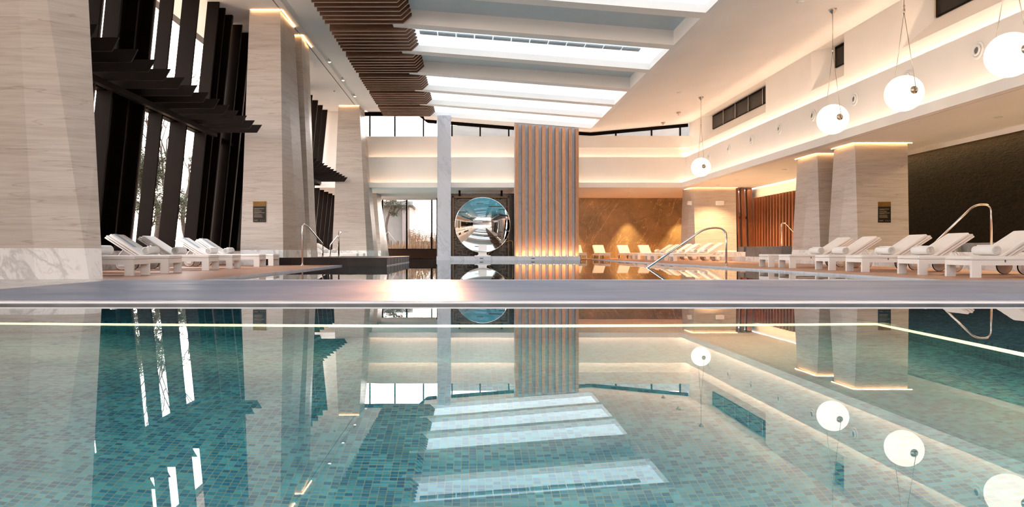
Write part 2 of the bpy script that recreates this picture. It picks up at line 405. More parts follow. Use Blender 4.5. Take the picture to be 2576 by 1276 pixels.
# near pool basin
NB = 4.82; NRX = 2.74
struct('floor_near_pool', MB().box(-5.2, NRX+.12, -3.2, NB+.12, -1.5, -1.4), tile_floor, label='teal mosaic floor of the near pool')
struct('floor_pool_bench', MB().box(-5.2, 4.7, NB, Y_K0+.05, -.72, -.60).box(NRX, 4.7, -3.2, NB, -.72, -.60), tile_floor, label='submerged mosaic bench around the near pool')
struct('wall_near_pool_bench', MB().box(-5.2, NRX+.14, NB+.12, NB+.16, -1.5, -.72), tile_wall_x)
struct('wall_near_pool_bench_side', MB().box(NRX+.12, NRX+.16, -3.2, NB+.12, -1.5, -.72), tile_wall_y)
struct('wall_near_pool', MB().box(-5.2, 4.7, Y_K0+.04, Y_K0+.09, -.72, -.2).box(-5.2, 4.7, -3.3, -3.2, -1.5, 0), tile_wall_x)
struct('wall_near_pool_side', MB().box(-5.3, -5.2, -3.3, Y_K0+.1, -1.5, -.05).box(4.7, 4.8, -3.3, Y_K0+.1, -1.5, -.05), tile_wall_y)
struct('floor_near_right', MB().box(4.72, 13.9, -8, Y_K0, -.3, -.001), walk_stone)
struct('floor_near_right_deck', MB().box(10.6, 13.9, Y_K0, 9.0, -.3, -.001), walk_stone)
struct('floor_behind', MB().box(-4.8, 4.72, -8, -3.25, -.3, -.001), walk_stone)
def grid(x0, x1, y0, y1, z): return MB().add([(x0, y0, z), (x1, y0, z), (x1, y1, z), (x0, y1, z)], [(0, 1, 2, 3)])
tag(link('pool_water', grid(-5.2, 4.72, -3.2, Y_K0+.03, WL), water_near), 'still clear water of the near pool over teal mosaic', 'water')
tag(link('pool_water', MB().add([(-3.6, Y_K1+.0, WL), (6.35, Y_K1, WL), (6.35, 36.9, WL), (2.3, 36.9, WL), (2.3, 41.4, WL), (-5.9, 41.4, WL), (-5.9, 20.2, WL), (-3.6, 20.2, WL)], [tuple(range(8))]), water_far), 'mirror-like dark water of the far pool beyond the walkway', 'water')
ls = thing('led_strip', 'glowing yellow underwater light line along the near pool bench', 'light strip', (-1, NB, -.76))
link('led_tube', MB().box(-5.15, NRX+.02, NB+.004, NB+.02, -.85, -.722), led_m, ls)
link('led_tube', MB().box(NRX+.004, NRX+.02, -3, NB+.02, -.85, -.722), led_m, ls)

# ================================================================ ceiling
ZL = H+6.92
CUT0, CUT1 = -8.0, 36.2
WXL, WXR = -4.12, -1.62
struct('ceiling_left', MB().box(-8.6, -5.42, CUT0, CUT1, ZL, ZL+.2).box(-5.38, -5.20, CUT0, CUT1, ZL, ZL+.2).box(-5.20, -5.02, CUT0, CUT1, ZL+.10, ZL+.2).box(-5.02, WXL, CUT0, CUT1, ZL, ZL+.2), plaster_ceiling, label='white ceiling strip above the left columns')
struct('trim_6', MB().box(13.52, 13.56, CUT0, 29.6, H+2.97, ZL-3.8), plaster_ceiling)
struct('trim_3', MB().box(-5.42, -5.38, CUT0, CUT1, ZL+.03, ZL+.2), black_slot, label='black slot in the left ceiling')
# soffit outer upstand that meets the facade
struct('ceiling_cavity', MB().box(WXL, WXR+.1, CUT0, CUT1, ZL+.45, ZL+.5).box(WXL-.02, WXL, CUT0, CUT1, ZL+.2, ZL+.5), bronze)
def zc(x): return H+6.70-.08*(x+4.12) if x < 6 else H+5.89+(x-6)*.094
CXL, CXR = -2.2, 5.85
MOD = 2.77; Y1 = 34.3; OPEN = 2.34
ys = [Y1-MOD*k for k in range(15)]
def slab(x0, x1, y0, y1, th):
    return [[(x0, y0, zc(x0)), (x1, y0, zc(x1)), (x1, y0, zc(x1)+th), (x0, y0, zc(x0)+th)], [(x0, y1, zc(x0)), (x1, y1, zc(x1)), (x1, y1, zc(x1)+th), (x0, y1, zc(x0)+th)]]
cm = MB(); TH = .5
cm.loft(slab(CXL, CXR, Y1, CUT1, TH))
for k, y in enumerate(ys):
    yb = y-OPEN; yn = (ys[k+1] if k+1 < len(ys) else CUT0)
    cm.loft(slab(CXL, CXR, yn, yb, TH))
cm.loft(slab(CXR, 6.0, CUT0, CUT1, TH)); cm.loft(slab(6.0, 10.9, CUT0, CUT1, TH))
struct('ceiling', cm, plaster_ceiling, label='white folded ceiling with deep cross beams')
WHITE = {0, 1, 2, 4, 6, 8, 10, 12, 13}
nwin = 10
cd = MB()
for k, y in enumerate(ys):
    y0, y1 = y-OPEN, y
    if k in WHITE:
        g = [[(CXL, a, zc(CXL)+.2) , (CXR, a, zc(CXR)+.2), (CXR, a, zc(CXR)+.24), (CXL, a, zc(CXL)+.24)] for a in (y0, y1)]
        o = struct('window_%d' % nwin, MB().loft(g), sky_panel, label='glowing white skylight diffuser in the ceiling'); nwin += 1
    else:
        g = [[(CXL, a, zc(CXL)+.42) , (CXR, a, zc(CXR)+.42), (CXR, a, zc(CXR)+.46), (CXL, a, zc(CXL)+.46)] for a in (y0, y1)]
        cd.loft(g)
struct('ceiling_coffers', cd, plain('coffer_blue_cast', (.60, .68, .72), .75, var=.02), label='grey recessed coffers between the skylights')  # plaster tinted blue: skylight cast put into the base colour
# linear air grille in the fifth skylight
gy = ys[4]-1.45
gr = thing('air_grille', 'long grey linear air grille in the white skylight band', 'air grille', (2, gy, zc(2)+.18))
def gz(x): return zc(x)+.2
for i in range(12):
    xa = -1.5+i*.56; xb = xa+.53
    b = MB()
    for r in range(4):
        ya = gy-.13+r*.075
        b.loft([[(x, ya, gz(x)-.035), (x, ya+.04, gz(x)-.035), (x, ya+.04, gz(x)-.01), (x, ya, gz(x)-.01)] for x in (xa, xb)])
    b.loft([[(x, gy-.15, gz(x)-.012), (x, gy+.16, gz(x)-.012), (x, gy+.16, gz(x)-.002), (x, gy-.15, gz(x)-.002)] for x in (xa, xb)])
    link('louvre_section', b, grille_grey, gr)
# walnut baffles, one module per beam bay
PITCH = MOD/8
def board():
    z0, z1 = H+6.44, H+6.74
    return MB().prism([(WXL+.05, z1), (WXL+.05, z0), (-1.86, z0), (WXR, z0+.22), (WXR, z1)], 'y', 0, .07)
ORD = ['farthest', 'second from the far end', 'third from the far end', 'fourth from the far end', 'fifth from the far end', 'sixth from the far end', 'seventh from the far end']
proto = None
for k in range(0, 12):
    if proto is None:
        proto = thing('ceiling_baffle', 'x', 'ceiling baffle', (0, ys[k]-MOD+.43, 0), 'walnut ceiling baffles')
        edge = wood('walnut_lit_underside', (.34, .21, .15), (.48, .32, .24), 'x')  # pale underside: glow from pool and deck painted into the wood colour
        for j in range(7):
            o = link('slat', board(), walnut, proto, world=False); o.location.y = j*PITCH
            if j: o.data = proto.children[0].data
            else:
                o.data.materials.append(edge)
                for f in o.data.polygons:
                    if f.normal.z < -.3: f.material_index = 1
        c = proto
    else:
        c = copy_tree(proto); c.location.y = ys[k]-MOD+.43
    c['label'] = ('bank of walnut ceiling slats, %s' % ORD[k]) if k < 7 else 'bank of walnut ceiling slats overhead, nearer than the seventh'

# ================================================================ right side: beam, fascia, upper wall, soffit
XB, XF, XW = 10.3, 10.6, 10.9
ZB, ZBT, ZF = H+3.10, H+3.34, H+4.56
YB, YF, YW = 34.65, 35.0, 35.4
# beam with upstand lip (cove behind it)
struct('wall_right_beam', MB().box(XB, XB+.04, CUT0, YB, ZB, ZBT).box(XB+.04, XF, CUT0, YB+.0, ZB+.1, ZB+.16), plaster, label='white beam under the right-hand cove')
struct('wall_right_fascia', MB().box(XF, XF+.05, CUT0, YF, ZB+.16, ZF+.06).box(XF+.05, XW, CUT0, YF, ZF-.12, ZF-.06), plaster, label='white fascia with round jet openings')
# upper wall with three sloped window recesses
REC = [(12.0, 18.0), (20.8, 22.8), (26.3, 34.0)]
Zs0, Zs1, XG = H+5.12, H+5.72, 11.45
uw = MB(); yprev = CUT0
for (a, b) in REC:
    uw.box(XW, XW+.03, yprev, a, ZF-.06, H+6.45); uw.box(XW, XW+.03, a, b, ZF-.06, Zs0)
    uw.add([(XW, a, Zs0), (XW, b, Zs0), (XG, b, Zs1), (XG, a, Zs1)], [(0, 1, 2, 3)])       # steep sloping sill
    uw.add([(XW, a, Zs0), (XG, a, Zs1), (XG, a, H+6.5), (XW, a, H+6.5)], [(0, 1, 2, 3)])
    uw.add([(XW, b, Zs0), (XG, b-.5, Zs1), (XG, b-.5, H+6.5), (XW, b, H+6.5)], [(0, 1, 2, 3)])
    uw.box(XG+.05, XG+.08, a, b, Zs1-.1, H+6.5); uw.box(XW, XG+.1, a, b, H+6.38, H+6.42)
    yprev = b
uw.box(XW, XW+.03, yprev, YW, ZF-.06, H+6.45)
struct('wall_right_upper', uw, plaster, label='cream upper wall on the right with window recesses')
for n, (a, b) in enumerate(REC):
    wn = sroot('window_%d' % (n+1), (XG, a, Zs1), 'dark window in a recess high on the right wall')
    link('pane', MB().box(XG-.02, XG, a, b-.5, Zs1, H+6.36), glass_dark, wn)
    q = max(1, round((b-a-.5)/1.45))
    for i in range(q+1):
        yy = a+(b-.55-a)*i/q
        link('mullion', MB().box(XG-.07, XG-.02, yy, yy+.05, Zs1, H+6.36), nickel, wn)
    link('window_frame', MB().box(XG-.05, XG-.02, a, b-.5, H+6.30, H+6.36).box(XG-.05, XG-.02, a, b-.5, Zs1, Zs1+.03), bronze, wn)
# soffit on the right and at the back
struct('ceiling_soffit_right', MB().box(XB+.22, RX, CUT0, 41.5, ZB, ZB+.1).box(XB+.04, XB+.20, CUT0, 34.69, ZB, ZB+.1), plaster_ceiling, label='low white soffit over the right-hand deck')
struct('trim_4', MB().box(XB+.195, XB+.225, CUT0, YB+2, ZB+.02, ZB+.1), black_slot, label='black slot in the right soffit')
struct('ceiling_soffit_back', MB().box(LX, XB+.22, YB+.04, 41.5, ZB, ZB+.1), plaster_ceiling, label='low white soffit behind the island wall')
struct('wall_back_beam', MB().box(-5.2, XB+.04, YB, YB+.04, ZB, ZBT).box(-5.2, XB+.04, YB+.04, YF, ZB+.1, ZB+.16), plaster, label='white beam across the far end')
struct('wall_back_fascia', MB().box(-5.2, XF+.05, YF, YF+.05, ZB+.16, ZF+.06).box(-5.2, XF+.05, YF+.05, YW, ZF-.12, ZF-.06), plaster, label='white fascia across the far end')
struct('wall_back_upper', MB().box(-5.2, XW, YW, YW+.03, ZF-.06, H+5.70), plaster, label='cream wall band below the far clerestory')
struct('wall_back_parapet', MB().box(5.3, XW, YW-.14, YW, H+5.12, H+5.70), plaster, label='boxed cream parapet below the right clerestory')
struct('wall_back_gap', MB().box(-8.2, -5.2, YW, YW+.03, ZB, ZL+.1).box(-5.3, -5.2, YB, YW+.03, ZB, ZL), plaster)
# clerestory windows at the far end
def px2x(px, d): return (px-CX)*d/F
for nm, x0, x1, mull in (('window_4', -5.2, -1.6, (930, 993, 1065)), ('window_5', -.9, 2.3, (1137, 1208, 1280)), ('window_6', 5.4, 10.85, (1550, 1640, 1712))):
    wn = sroot(nm, (x0, YW, H+5.7), 'clerestory window in the far wall below the ceiling')
    link('pane', MB().box(x0, x1, YW+.1, YW+.11, H+5.70, ZL), glass, wn)
    for m_ in mull:
        x = px2x(m_, YW); link('mullion', MB().box(x-.035, x+.035, YW+.04, YW+.14, H+5.70, ZL), bronze, wn)
    fr = MB()
    for i in range(8):
        xa = x0+(x1-x0)*i/8; xb = x0+(x1-x0)*(i+1)/8
        za, zb_ = (min(ZL, zc(xa))-.02, min(ZL, zc(xb))-.02)
        za = za if xa > CXL else ZL-.06; zb_ = zb_ if xb > CXL else ZL-.06
        fr.loft([[(x, YW+.03, z-.14), (x, YW+.12, z-.14), (x, YW+.12, z+.05), (x, YW+.03, z+.05)] for x, z in ((xa, za), (xb, zb_))])
    link('window_frame', fr, bronze, wn)
# round jets in the fascia
jet = None
JN = ['nearest the camera, near the picture edge', 'half hidden by the second globe lamp', 'third from the near end', 'fourth from the near end', 'fifth from the near end', 'sixth from the near end', 'seventh from the near end', 'farthest, beside the farthest globe lamp']
for k in range(8):
    yy = 14.9+2.38*k
    if jet is None:
        jet = thing('air_jet', '', 'air vent', (XF, yy, H+4.19), 'round air jets along the right fascia')
        link('rim', MB().lathe([(.12, -.001), (.185, -.001), (.185, -.02), (.17, -.045), (.13, -.03), (.12, -.001)], axis='x', n=28), plastic, jet, world=False)
        link('nozzle', MB().lathe([(.115, -.001), (.118, -.035), (.10, -.07), (.075, -.05), (.07, -.001)], axis='x', n=24), plastic, jet, world=False)
        link('duct_opening', MB().lathe([(.0705, -.03), (.0705, -.02)], axis='x', n=20), slate, jet, world=False)
        c = jet
    else:
        c = copy_tree(jet); c.location.y = yy
    c['label'] = 'round white air jet in the fascia, '+JN[k]

# ================================================================ far ground-floor walls
YE = 41.5
struct('wall_back_right', MB().box(5.0, 13.9, YE, YE+.2, -.1, ZB), marble_brown, label='brown marble wall with gold veins')
struct('wall_back_centre', MB().box(-1.9, 5.0, YE, YE+.2, -.1, ZB), marble_dark, label='dark marble wall behind the lattice screen')
struct('wall_back_left_low', MB().box(-8.2, -1.9, YE-.1, YE+.2, -1.4, .50), granite_brown, label='dark stone wall below the far window')
struct('wall_back_header', MB().box(-8.2, -1.9, YE, YE+.2, ZB-.10, ZB), plaster)
wn = sroot('window_7', (-5, YE, .5), 'large window to the garden at the far left end')
link('pane', MB().box(-8.2, -1.9, YE+.1, YE+.11, .5, ZB-.1), glass, wn)
for px in (1023, 1086, 962, 900):
    x = px2x(px, YE); link('mullion', MB().box(x-.045, x+.045, YE+.02, YE+.16, .5, ZB-.1), bronze, wn)
link('window_sill', MB().box(-8.2, -1.9, YE-.12, YE+.2, .5, .54), bronze, wn)
# wall_right: split stone, slats, cream
struct('wall_right', MB().box(RX, RX+.2, CUT0, 29.6, -.1, ZB), rock, label='rough dark split-stone wall on the right')
struct('wall_right_far', MB().box(RX+.05, RX+.25, 29.6, 41.5, -.1, ZB), plaster, label='cream wall above the timber slats')
sw = thing('slat_screen', 'reddish timber slat screen on the right wall behind the spa', 'slat screen', (RX, 32, .4))
for i in range(16):
    y = 29.7+i*.315
    b = MB(); lean = .03*(8-i)/8
    b.loft([[(RX-.16, y+lean*6*.1, z), (RX-.02, y, z), (RX-.02, y+.15, z), (RX-.16, y+.15, z)] for z in (.55, H+2.58)])
    link('slat', b, red_wood, sw)
link('backing_board', MB().box(RX-.02, RX+.0, 29.6, 34.8, .55, H+2.56), red_wood, sw)
tp = None
for px, wd in ((1854, .10), (1868, .17), (1885, .24)):
    d = 34.65; x = px2x(px, d)
    t = thing('timber_post', {1854: 'slim leftmost of the three reddish timber posts beside the pale column', 1868: 'middle one of the three reddish timber posts', 1885: 'widest, rightmost of the three reddish timber posts'}[px], 'post', (x, d, .37), 'three timber posts by the far right column')
    link('post_shaft', MB().loft([[(x-wd/2+s, d, z), (x+wd/2+s, d, z), (x+wd/2+s, d+.2, z), (x-wd/2+s, d+.2, z)] for s, z in ((.12, .37), (0, H+3.06))]), red_wood, t)
struct('wall_recess_stone', MB().box(12.6, 13.9, 36.5, 36.6, .3, 2.4), travertine)
tag(link('timber_rail', MB().box(12.95, 13.9, 35.45, 35.6, 2.0, 2.12), red_wood), 'short timber crossbar behind the three posts', 'rail')

# steps and raised spa on the right
struct('floor_step_low', MB().box(10.6, 11.0, 9, 36.6, -.2, .19), marble_white, label='low white marble step right of the deck')
struct('floor_step_high', MB().box(11.0, RX, 9, 36.6, -.2, .37), marble_white, label='upper white marble step')
sp_ = thing('spa_surround', 'raised dark slate spa surround in front of the timber slats', 'spa', (11.5, 27, .2))
link('side_wall', MB().box(10.66, 11.0, 24.4, 27.6, .19, .57), slate, sp_)
link('coping', MB().box(10.6, 13.7, 27.6, 28.2, .37, .57), slate, sp_)
link('end_wall', MB().box(11.1, 13.8, 24.1, 24.4, .37, .57), slate, sp_)
sp2 = thing('spa_surround', 'raised stone spa edge below the rough dark wall', 'spa', (12, 14, .37))
link('side_wall', MB().box(12.6, 12.9, 10.5, 18.6, .37, .60), slate, sp2)
link('coping', MB().box(12.5, 13.7, 18.3, 18.7, .37, .56), slate, sp2)

# ================================================================ columns
def column(label, top, bot, z1, zp=.43, z0=0.0, led=None, cat='column'):
    """top/bot: plan polygons with the same count; plinth up to zp."""
    loc = (sum(p[0] for p in bot)/len(bot), sum(p[1] for p in bot)/len(bot), z0)
    t = thing('stone_column', label, cat, loc)
    def at(z, grow=0):
        k = (z-z0)/(z1-z0); r = [(b[0]+(a[0]-b[0])*k, b[1]+(a[1]-b[1])*k, z) for a, b in zip(top, bot)]
        return r
    mid = [at(zp)]; N = 5
    for i in range(1, N+1): mid.append(at(zp+(z1-zp)*i/N))
    link('shaft', MB().loft(mid), travertine, t)
    pl = [[(x, y, z) for x, y, z in at(zz)] for zz in (z0, zp)]
    link('plinth', MB().loft(pl), marble_white, t)
    if led:
        b = MB()
        for (x0, y0, x1, y1) in led:
            if abs(x1-x0) > abs(y1-y0): b.box(min(x0, x1), max(x0, x1), y0-.06, y0-.045, z1-.02, z1-.008)
            else:
                s = 1 if x0 > loc[0] else -1
                b.box(min(x0+s*.045, x0+s*.06), max(x0+s*.045, x0+s*.06), min(y0, y1), max(y0, y1), z1-.02, z1-.008)
        link('top_light', b, led_warm, t)
    return t
# left row (front-left, front-right, fold, back-right, back-left)
column('huge pale stone column at the left edge of the picture', [(-9, 10.0), (-6.50, 10.0), (-6.42, 10.02), (-5.75, 10.5), (-6.6, 11.2), (-9, 11.2)],
       [(-8.6, 9.85), (-5.98, 9.86), (-5.30, 9.98), (-5.18, 10.12), (-6.3, 11.2), (-8.6, 11.2)], ZL)
column('tall tapering stone column bearing the left notice plaque', [(-6.29, 20.5), (-5.41, 20.5), (-5.41, 20.9), (-5.38, 22.0), (-6.29, 22.0)],
       [(-6.57, 20.5), (-5.32, 20.5), (-5.06, 21.3), (-4.96, 22.0), (-6.57, 22.0)], ZL, led=[(-6.25, 20.5, -5.35, 20.5), (-5.41, 20.45, -5.41, 22.0)])
column('tapering stone column just behind the left plaque column', [(-6.29, 22.9), (-5.37, 22.9), (-5.37, 23.3), (-5.42, 24.2), (-6.29, 24.2)],
       [(-6.5, 22.9), (-5.05, 22.9), (-5.0, 23.7), (-5.15, 24.2), (-6.5, 24.2)], ZL, led=[(-6.25, 22.9, -5.3, 22.9), (-5.38, 22.85, -5.38, 24.2)])
column('flaring stone column at the left end of the far white beams', [(-6.19, 33.9), (-5.20, 33.9), (-5.20, 34.3), (-5.15, 35.2), (-6.19, 35.2)],
       [(-6.5, 33.9), (-4.83, 33.9), (-4.55, 34.5), (-4.45, 35.2), (-6.5, 35.2)], ZL, led=[(-6.15, 33.9, -5.2, 33.9)])
column('short pale column left of the garden window', [(-6.2, 38), (-4.92, 38), (-4.8, 39), (-4.98, 40.2), (-6.2, 40.2)],
       [(-6.3, 38), (-4.62, 38), (-4.52, 39), (-4.42, 40.2), (-6.3, 40.2)], ZB, z0=-.4)
# right row (under the soffit)
def rcol(label, y0, y1, xr=12.5, zt=ZB, plinth=.43, xl=11.0):
    column(label, [(xl, y0), (xr, y0), (xr, y1), (xl+.02, y1), (xl+.0, y0+.25*(y1-y0))],
           [(xl+.1, y0), (xr+.05, y0), (xr+.05, y1), (xl-.18, y1), (xl-.12, y0+.62*(y1-y0))], zt, zp=.44, z0=.19,
           led=[(xl-.05, y0, xr+.1, y0), (xl-.01, y0-.05, xl-.01, y1)])
rcol('wide pale stone column bearing the right notice plaque', 20.4, 21.6)
rcol('pale stone column between the slat screen and the right plaque column', 22.6, 24.0)
column('far right pale stone column bearing the emergency light', [(10.85, 34.6), (12.9, 34.6), (12.9, 36.0), (10.75, 36.0), (10.8, 34.9)],
       [(10.95, 34.6), (12.95, 34.6), (12.95, 36.0), (10.62, 36.0), (10.7, 35.3)], ZB, zp=.44, z0=.19, led=[(10.8, 34.6, 12.95, 34.6), (10.82, 34.55, 10.82, 36.0)])

# ================================================================ left facade
def fx(z): return -7.95+.1*z
wn = sroot('window_8', (fx(0), 24, .43), 'tall leaning glazed facade with dark bronze fins on the left')
gl = MB(); gl.add([(fx(.43), 9, .43), (fx(.43), 41.5, .43), (fx(7.3), 41.5, 7.3), (fx(7.3), 9, 7.3)], [(0, 1, 2, 3)])
link('pane', gl, glass, wn)
def fin(y, depth=.35, th=.07, mat=bronze, name='mullion', z0=.43, z1=7.3, out=.02):
    b = MB().loft([[(fx(z)-out, y, z), (fx(z)+depth, y, z), (fx(z)+depth, y+th, z), (fx(z)-out, y+th, z)] for z in (z0, z1)])
    return link(name, b, mat, wn)
for y in (9.6, 10.6, 11.4, 12.3, 13.1, 13.84, 14.6, 15.3, 16.0, 16.97, 18.19, 19.8, 20.3, 20.9, 21.8, 22.6, 23.4, 24.3, 25.2, 26.2, 27.2, 28.2, 29.4, 30.5, 31.6, 32.7, 33.8, 34.9, 36.0, 37.1, 38.2, 39.3, 40.4):
    fin(y, .30 if y != 18.19 else .40)
for y, m_ in ((16.0, bronze_panel), (18.19, bronze_panel), (13.84, bronze_panel), (20.9, bronze_panel), (22.6, bronze_panel), (32.7, bronze_panel), (34.9, bronze_panel)):
    link('fin_cover', MB().loft([[(fx(z)+.05, y+.071, z), (fx(z)+.30, y+.071, z), (fx(z)+.30, y+.13, z), (fx(z)+.05, y+.13, z)] for z in (.43, 7.3)]), m_, wn)
# opaque bronze spandrels between some fins
for y0, y1 in ((14.7, 15.3), (15.4, 16.0), (19.9, 20.3), (20.4, 20.9), (21.0, 21.7), (21.9, 23.4), (24.4, 26.1), (29.5, 30.4), (11.5, 12.2)):
    link('opaque_panel', MB().loft([[(fx(z)+.02, y0, z), (fx(z)+.06, y0, z), (fx(z)+.06, y1, z), (fx(z)+.02, y1, z)] for z in (.43, 7.3)]), bronze, wn)
zt_ = H+3.35
link('transom', MB().box(fx(zt_)-.05, fx(zt_)+.16, 9, 41.5, zt_-.06, zt_+.06), bronze, wn)
link('transom', MB().box(fx(.43)-.1, fx(.43)+.2, 9, 41.5, .40, .50), bronze, wn)
struct('wall_left_low', MB().box(-8.3, fx(.43)+.28, 12.2, 41.5, -.1, .40), marble_white, label='low white marble wall below the left glazing')
struct('wall_left_near', MB().box(-9.2, -9.0, -8, 12.0, -.1, 7.4), plaster)
for nm, lab, ya, yb in (('sunshade', 'projecting dark bronze blade shelf across the near left glazing', 11.4, 19.85), ('sunshade', 'projecting dark bronze blade shelf across the far left glazing, behind the columns', 24.7, 33.8)):
    s = thing(nm, lab, 'sunshade', (-7.3, (ya+yb)/2, H+3.7))
    n = int(round((yb-ya)/.672))
    xt = -5.72
    for i in range(n+1):
        y = (19.75 if ya < 20 else 33.7)-i*.672
        za, zb_ = H+3.30, H+3.50
        # each blade: thin board, inner end cut on the diagonal
        b = MB(); tb = .03
        b.loft([[(-7.5, y, zb_), (xt, y, zb_), (xt-.17, y+.10, za), (-7.5, y+.10, za)], [(-7.5, y+tb, zb_), (xt, y+tb, zb_), (xt-.17, y+.10+tb, za), (-7.5, y+.10+tb, za)]])
        link('blade', b, blade_mat, s)
    link('support_beam', MB().box(-7.10, -6.98, ya-.2, yb, H+3.18, H+3.30), blade_mat, s)

# ================================================================ the island: marble pillar, screen, plinth, disc
YI = 34.1
struct('trim_5', MB().box(px2x(1098, 33.8), px2x(1460, 33.8), 33.8, 34.5, -.35, .16), marble_grey, label='low grey marble plinth in the far pool')
pl = thing('marble_pillar', 'slim grey marble pillar rising from pool plinth to ceiling', 'pillar', (-1.2, YI, .16))
link('pillar_shaft', MB().box(px2x(1100, YI), px2x(1134, YI), YI, YI+.5, .16, zc(-1.3)+.02), marble_grey, pl)
ss = thing('timber_screen', 'tall screen of vertical wooden battens on grey marble', 'screen', (3.7, YI, .16))
x0, x1 = px2x(1295, YI), px2x(1457, YI)
link('marble_slab', MB().loft([[(x0, y, .16), (x1, y, .16), (x1, y, zc(x1)), (x0, y, zc(x0))] for y in (YI+.28, YI+.54)]), marble_grey, ss)
bw = .155; pitch = (x1-x0-.04-bw)/9
for i in range(10):
    xa = x0+.02+i*pitch
    link('batten', MB().loft([[(xa, y, .16), (xa+bw, y, .16), (xa+bw, y, zc(xa+bw)-.10), (xa, y, zc(xa)-.10)] for y in (YI, YI+.28)]), oak_screen, ss)
for i in range(9):
    xa = x0+.02+i*pitch+bw+(pitch-bw)/2
    u = thing('uplight', 'tiny round uplight at the foot of the wooden batten screen', 'light', (xa, YI-.1, .16), 'uplights at the foot of the batten screen')
    link('lamp_lens', MB().lathe([(.0, .161), (.03, .161), (.03, .175), (0, .175)], (xa, YI-.12, 0), n=10), lens_dim, u)
for px, nm in ((1211, 'small dark socket slot in the plinth below the mirror disc'), (1341, 'small dark socket slot in the plinth below the batten screen')):
    x = px2x(px, 33.8); tag(link('wall_socket', MB().box(x-.08, x+.08, 33.79, 33.8, .04, .08), plate_black), nm, 'socket')
# concave polished disc
DX, DZ, DR = px2x(1214, YI), H+(633-566)*YI/F, 1.305
YD = YI+.05
mdisc = thing('mirror_disc', 'large round concave polished steel disc sculpture standing on the plinth', 'sculpture', (DX, YD, .16))
RC = 3.0
def sag(r): return RC-math.sqrt(RC*RC-r*r)
mb = MB(); rings = []
NR, NS = 28, 96
s0 = sag(DR)
for i in range(1, NR+1):
    r = DR*i/NR; rings.append([(DX+r*math.cos(2*PI*k/NS), YD+s0-sag(r), DZ+r*math.sin(2*PI*k/NS)) for k in range(NS)])
mb.loft(rings, cap=False, smooth=True)
o = len(mb.v); mb.v.append((DX, YD+s0, DZ))
for k in range(NS): mb.smooth.add(len(mb.f)); mb.f.append((o, (k+1) % NS, k))
front = link('disc_face', mb, mirror_m, mdisc)
link('disc_rim', MB().lathe([(DR, -.0), (DR+.02, -.0), (DR+.02, .05), (DR*.4, s0+.06), (DR*.4, s0+.03), (DR, .02)], (DX, YD, DZ), 'y', NS, False), chrome, mdisc)
link('stand', MB().prism([(DX-.24, .16), (DX+.24, .16), (DX+.24, .22), (DX+.2, .24), (DX+.19, .72), (DX-.19, .72), (DX-.2, .24), (DX-.24, .22)], 'y', YD+.03, YD+.2), trim_white, mdisc)
link('stand_foot', MB().box(DX-.38, DX+.38, YD-.1, YD+.3, .16, .20), trim_white, mdisc)
for cx_, cy_, w_ in ((549, 316, 105), (795, 363, 215), (890, 415, 100), (280, 452, 135), (443, 543, 100), (677, 602, 170), (370, 637, 90), (770, 687, 120), (880, 768, 70), (745, 834, 270), (805, 949, 100), (497, 993, 55)):
    k = DR/430.0; a = (cx_-590)*k; c = -(cy_-655)*k; hw = w_*k/2
    lim = math.sqrt(max(0, DR*DR-c*c))-.02; xa, xb = max(a-hw, -lim), min(a+hw, lim)
    rr = [math.hypot(x, c) for x in (xa, (xa+xb)/2, xb)]
    b = MB(); n = 8; R = []
    for i in range(n+1):
        x = xa+(xb-xa)*i/n; yy = YD+s0-sag(math.hypot(x, c))
        R.append([(DX+x, yy-.012, DZ+c-.016), (DX+x, yy-.012, DZ+c+.016), (DX+x, yy+.004, DZ+c+.016), (DX+x, yy+.004, DZ+c-.016)])
    link('slit', b.loft(R), plate_black, mdisc)
# bronze lattice behind the disc
LY = 36.2
lx0, lx1 = px2x(1138, LY), px2x(1281, LY); lz0, lz1 = .0, H+(633-494)*LY/F
lt = thing('lattice_screen', 'bronze fretwork lattice screen hanging behind the mirror disc', 'screen', ((lx0+lx1)/2, LY, lz0))
link('frame', MB().box(lx0, lx0+.07, LY, LY+.08, lz0, lz1).box(lx1-.07, lx1, LY, LY+.08, lz0, lz1).box(lx0, lx1, LY, LY+.08, lz1-.07, lz1).box(lx0, lx1, LY, LY+.08, lz0, lz0+.06), old_bronze, lt)
fret = MB(); nx_, nz_ = 5, 6; cw, ch = (lx1-lx0-.14)/nx_, (lz1-lz0-.13)/nz_
SEG = [(.0, .15, .55, .15), (.55, .15, .55, .45), (.25, .45, .55, .45), (.25, .45, .25, .75), (.25, .75, .8, .75), (.8, .35, .8, .75), (.8, .35, 1.0, .35), (.5, .75, .5, 1.0), (.8, 0, .8, .15), (.8, .15, 1, .15), (0, .9, .25, .9)]
for i in range(nx_):
    for j in range(nz_):
        fl, fz = (i+j) % 2, (j % 2)
        for (a, b_, c, d) in SEG:
            if fl: a, c = 1-a, 1-c
            if fz: b_, d = 1-b_, 1-d
            xa, xb = sorted((lx0+.07+(i+a)*cw, lx0+.07+(i+c)*cw)); za, zb_ = sorted((lz0+.06+(j+b_)*ch, lz0+.06+(j+d)*ch))
            fret.box(xa-.012, xb+.012, LY+.02, LY+.05, za-.012, zb_+.012)
link('fretwork', fret, old_bronze, lt)
for x in (px2x(1156, LY), px2x(1262, LY)): link('hanger', MB().box(x-.05, x+.05, LY+.02, LY+.1, lz1, ZB), bronze, lt)
struct('wall_behind_lattice', MB().box(lx0-.1, px2x(1297, 37), 37, 37.1, -.1, H+3.0), marble_dark, label='dark marble panel behind the lattice')
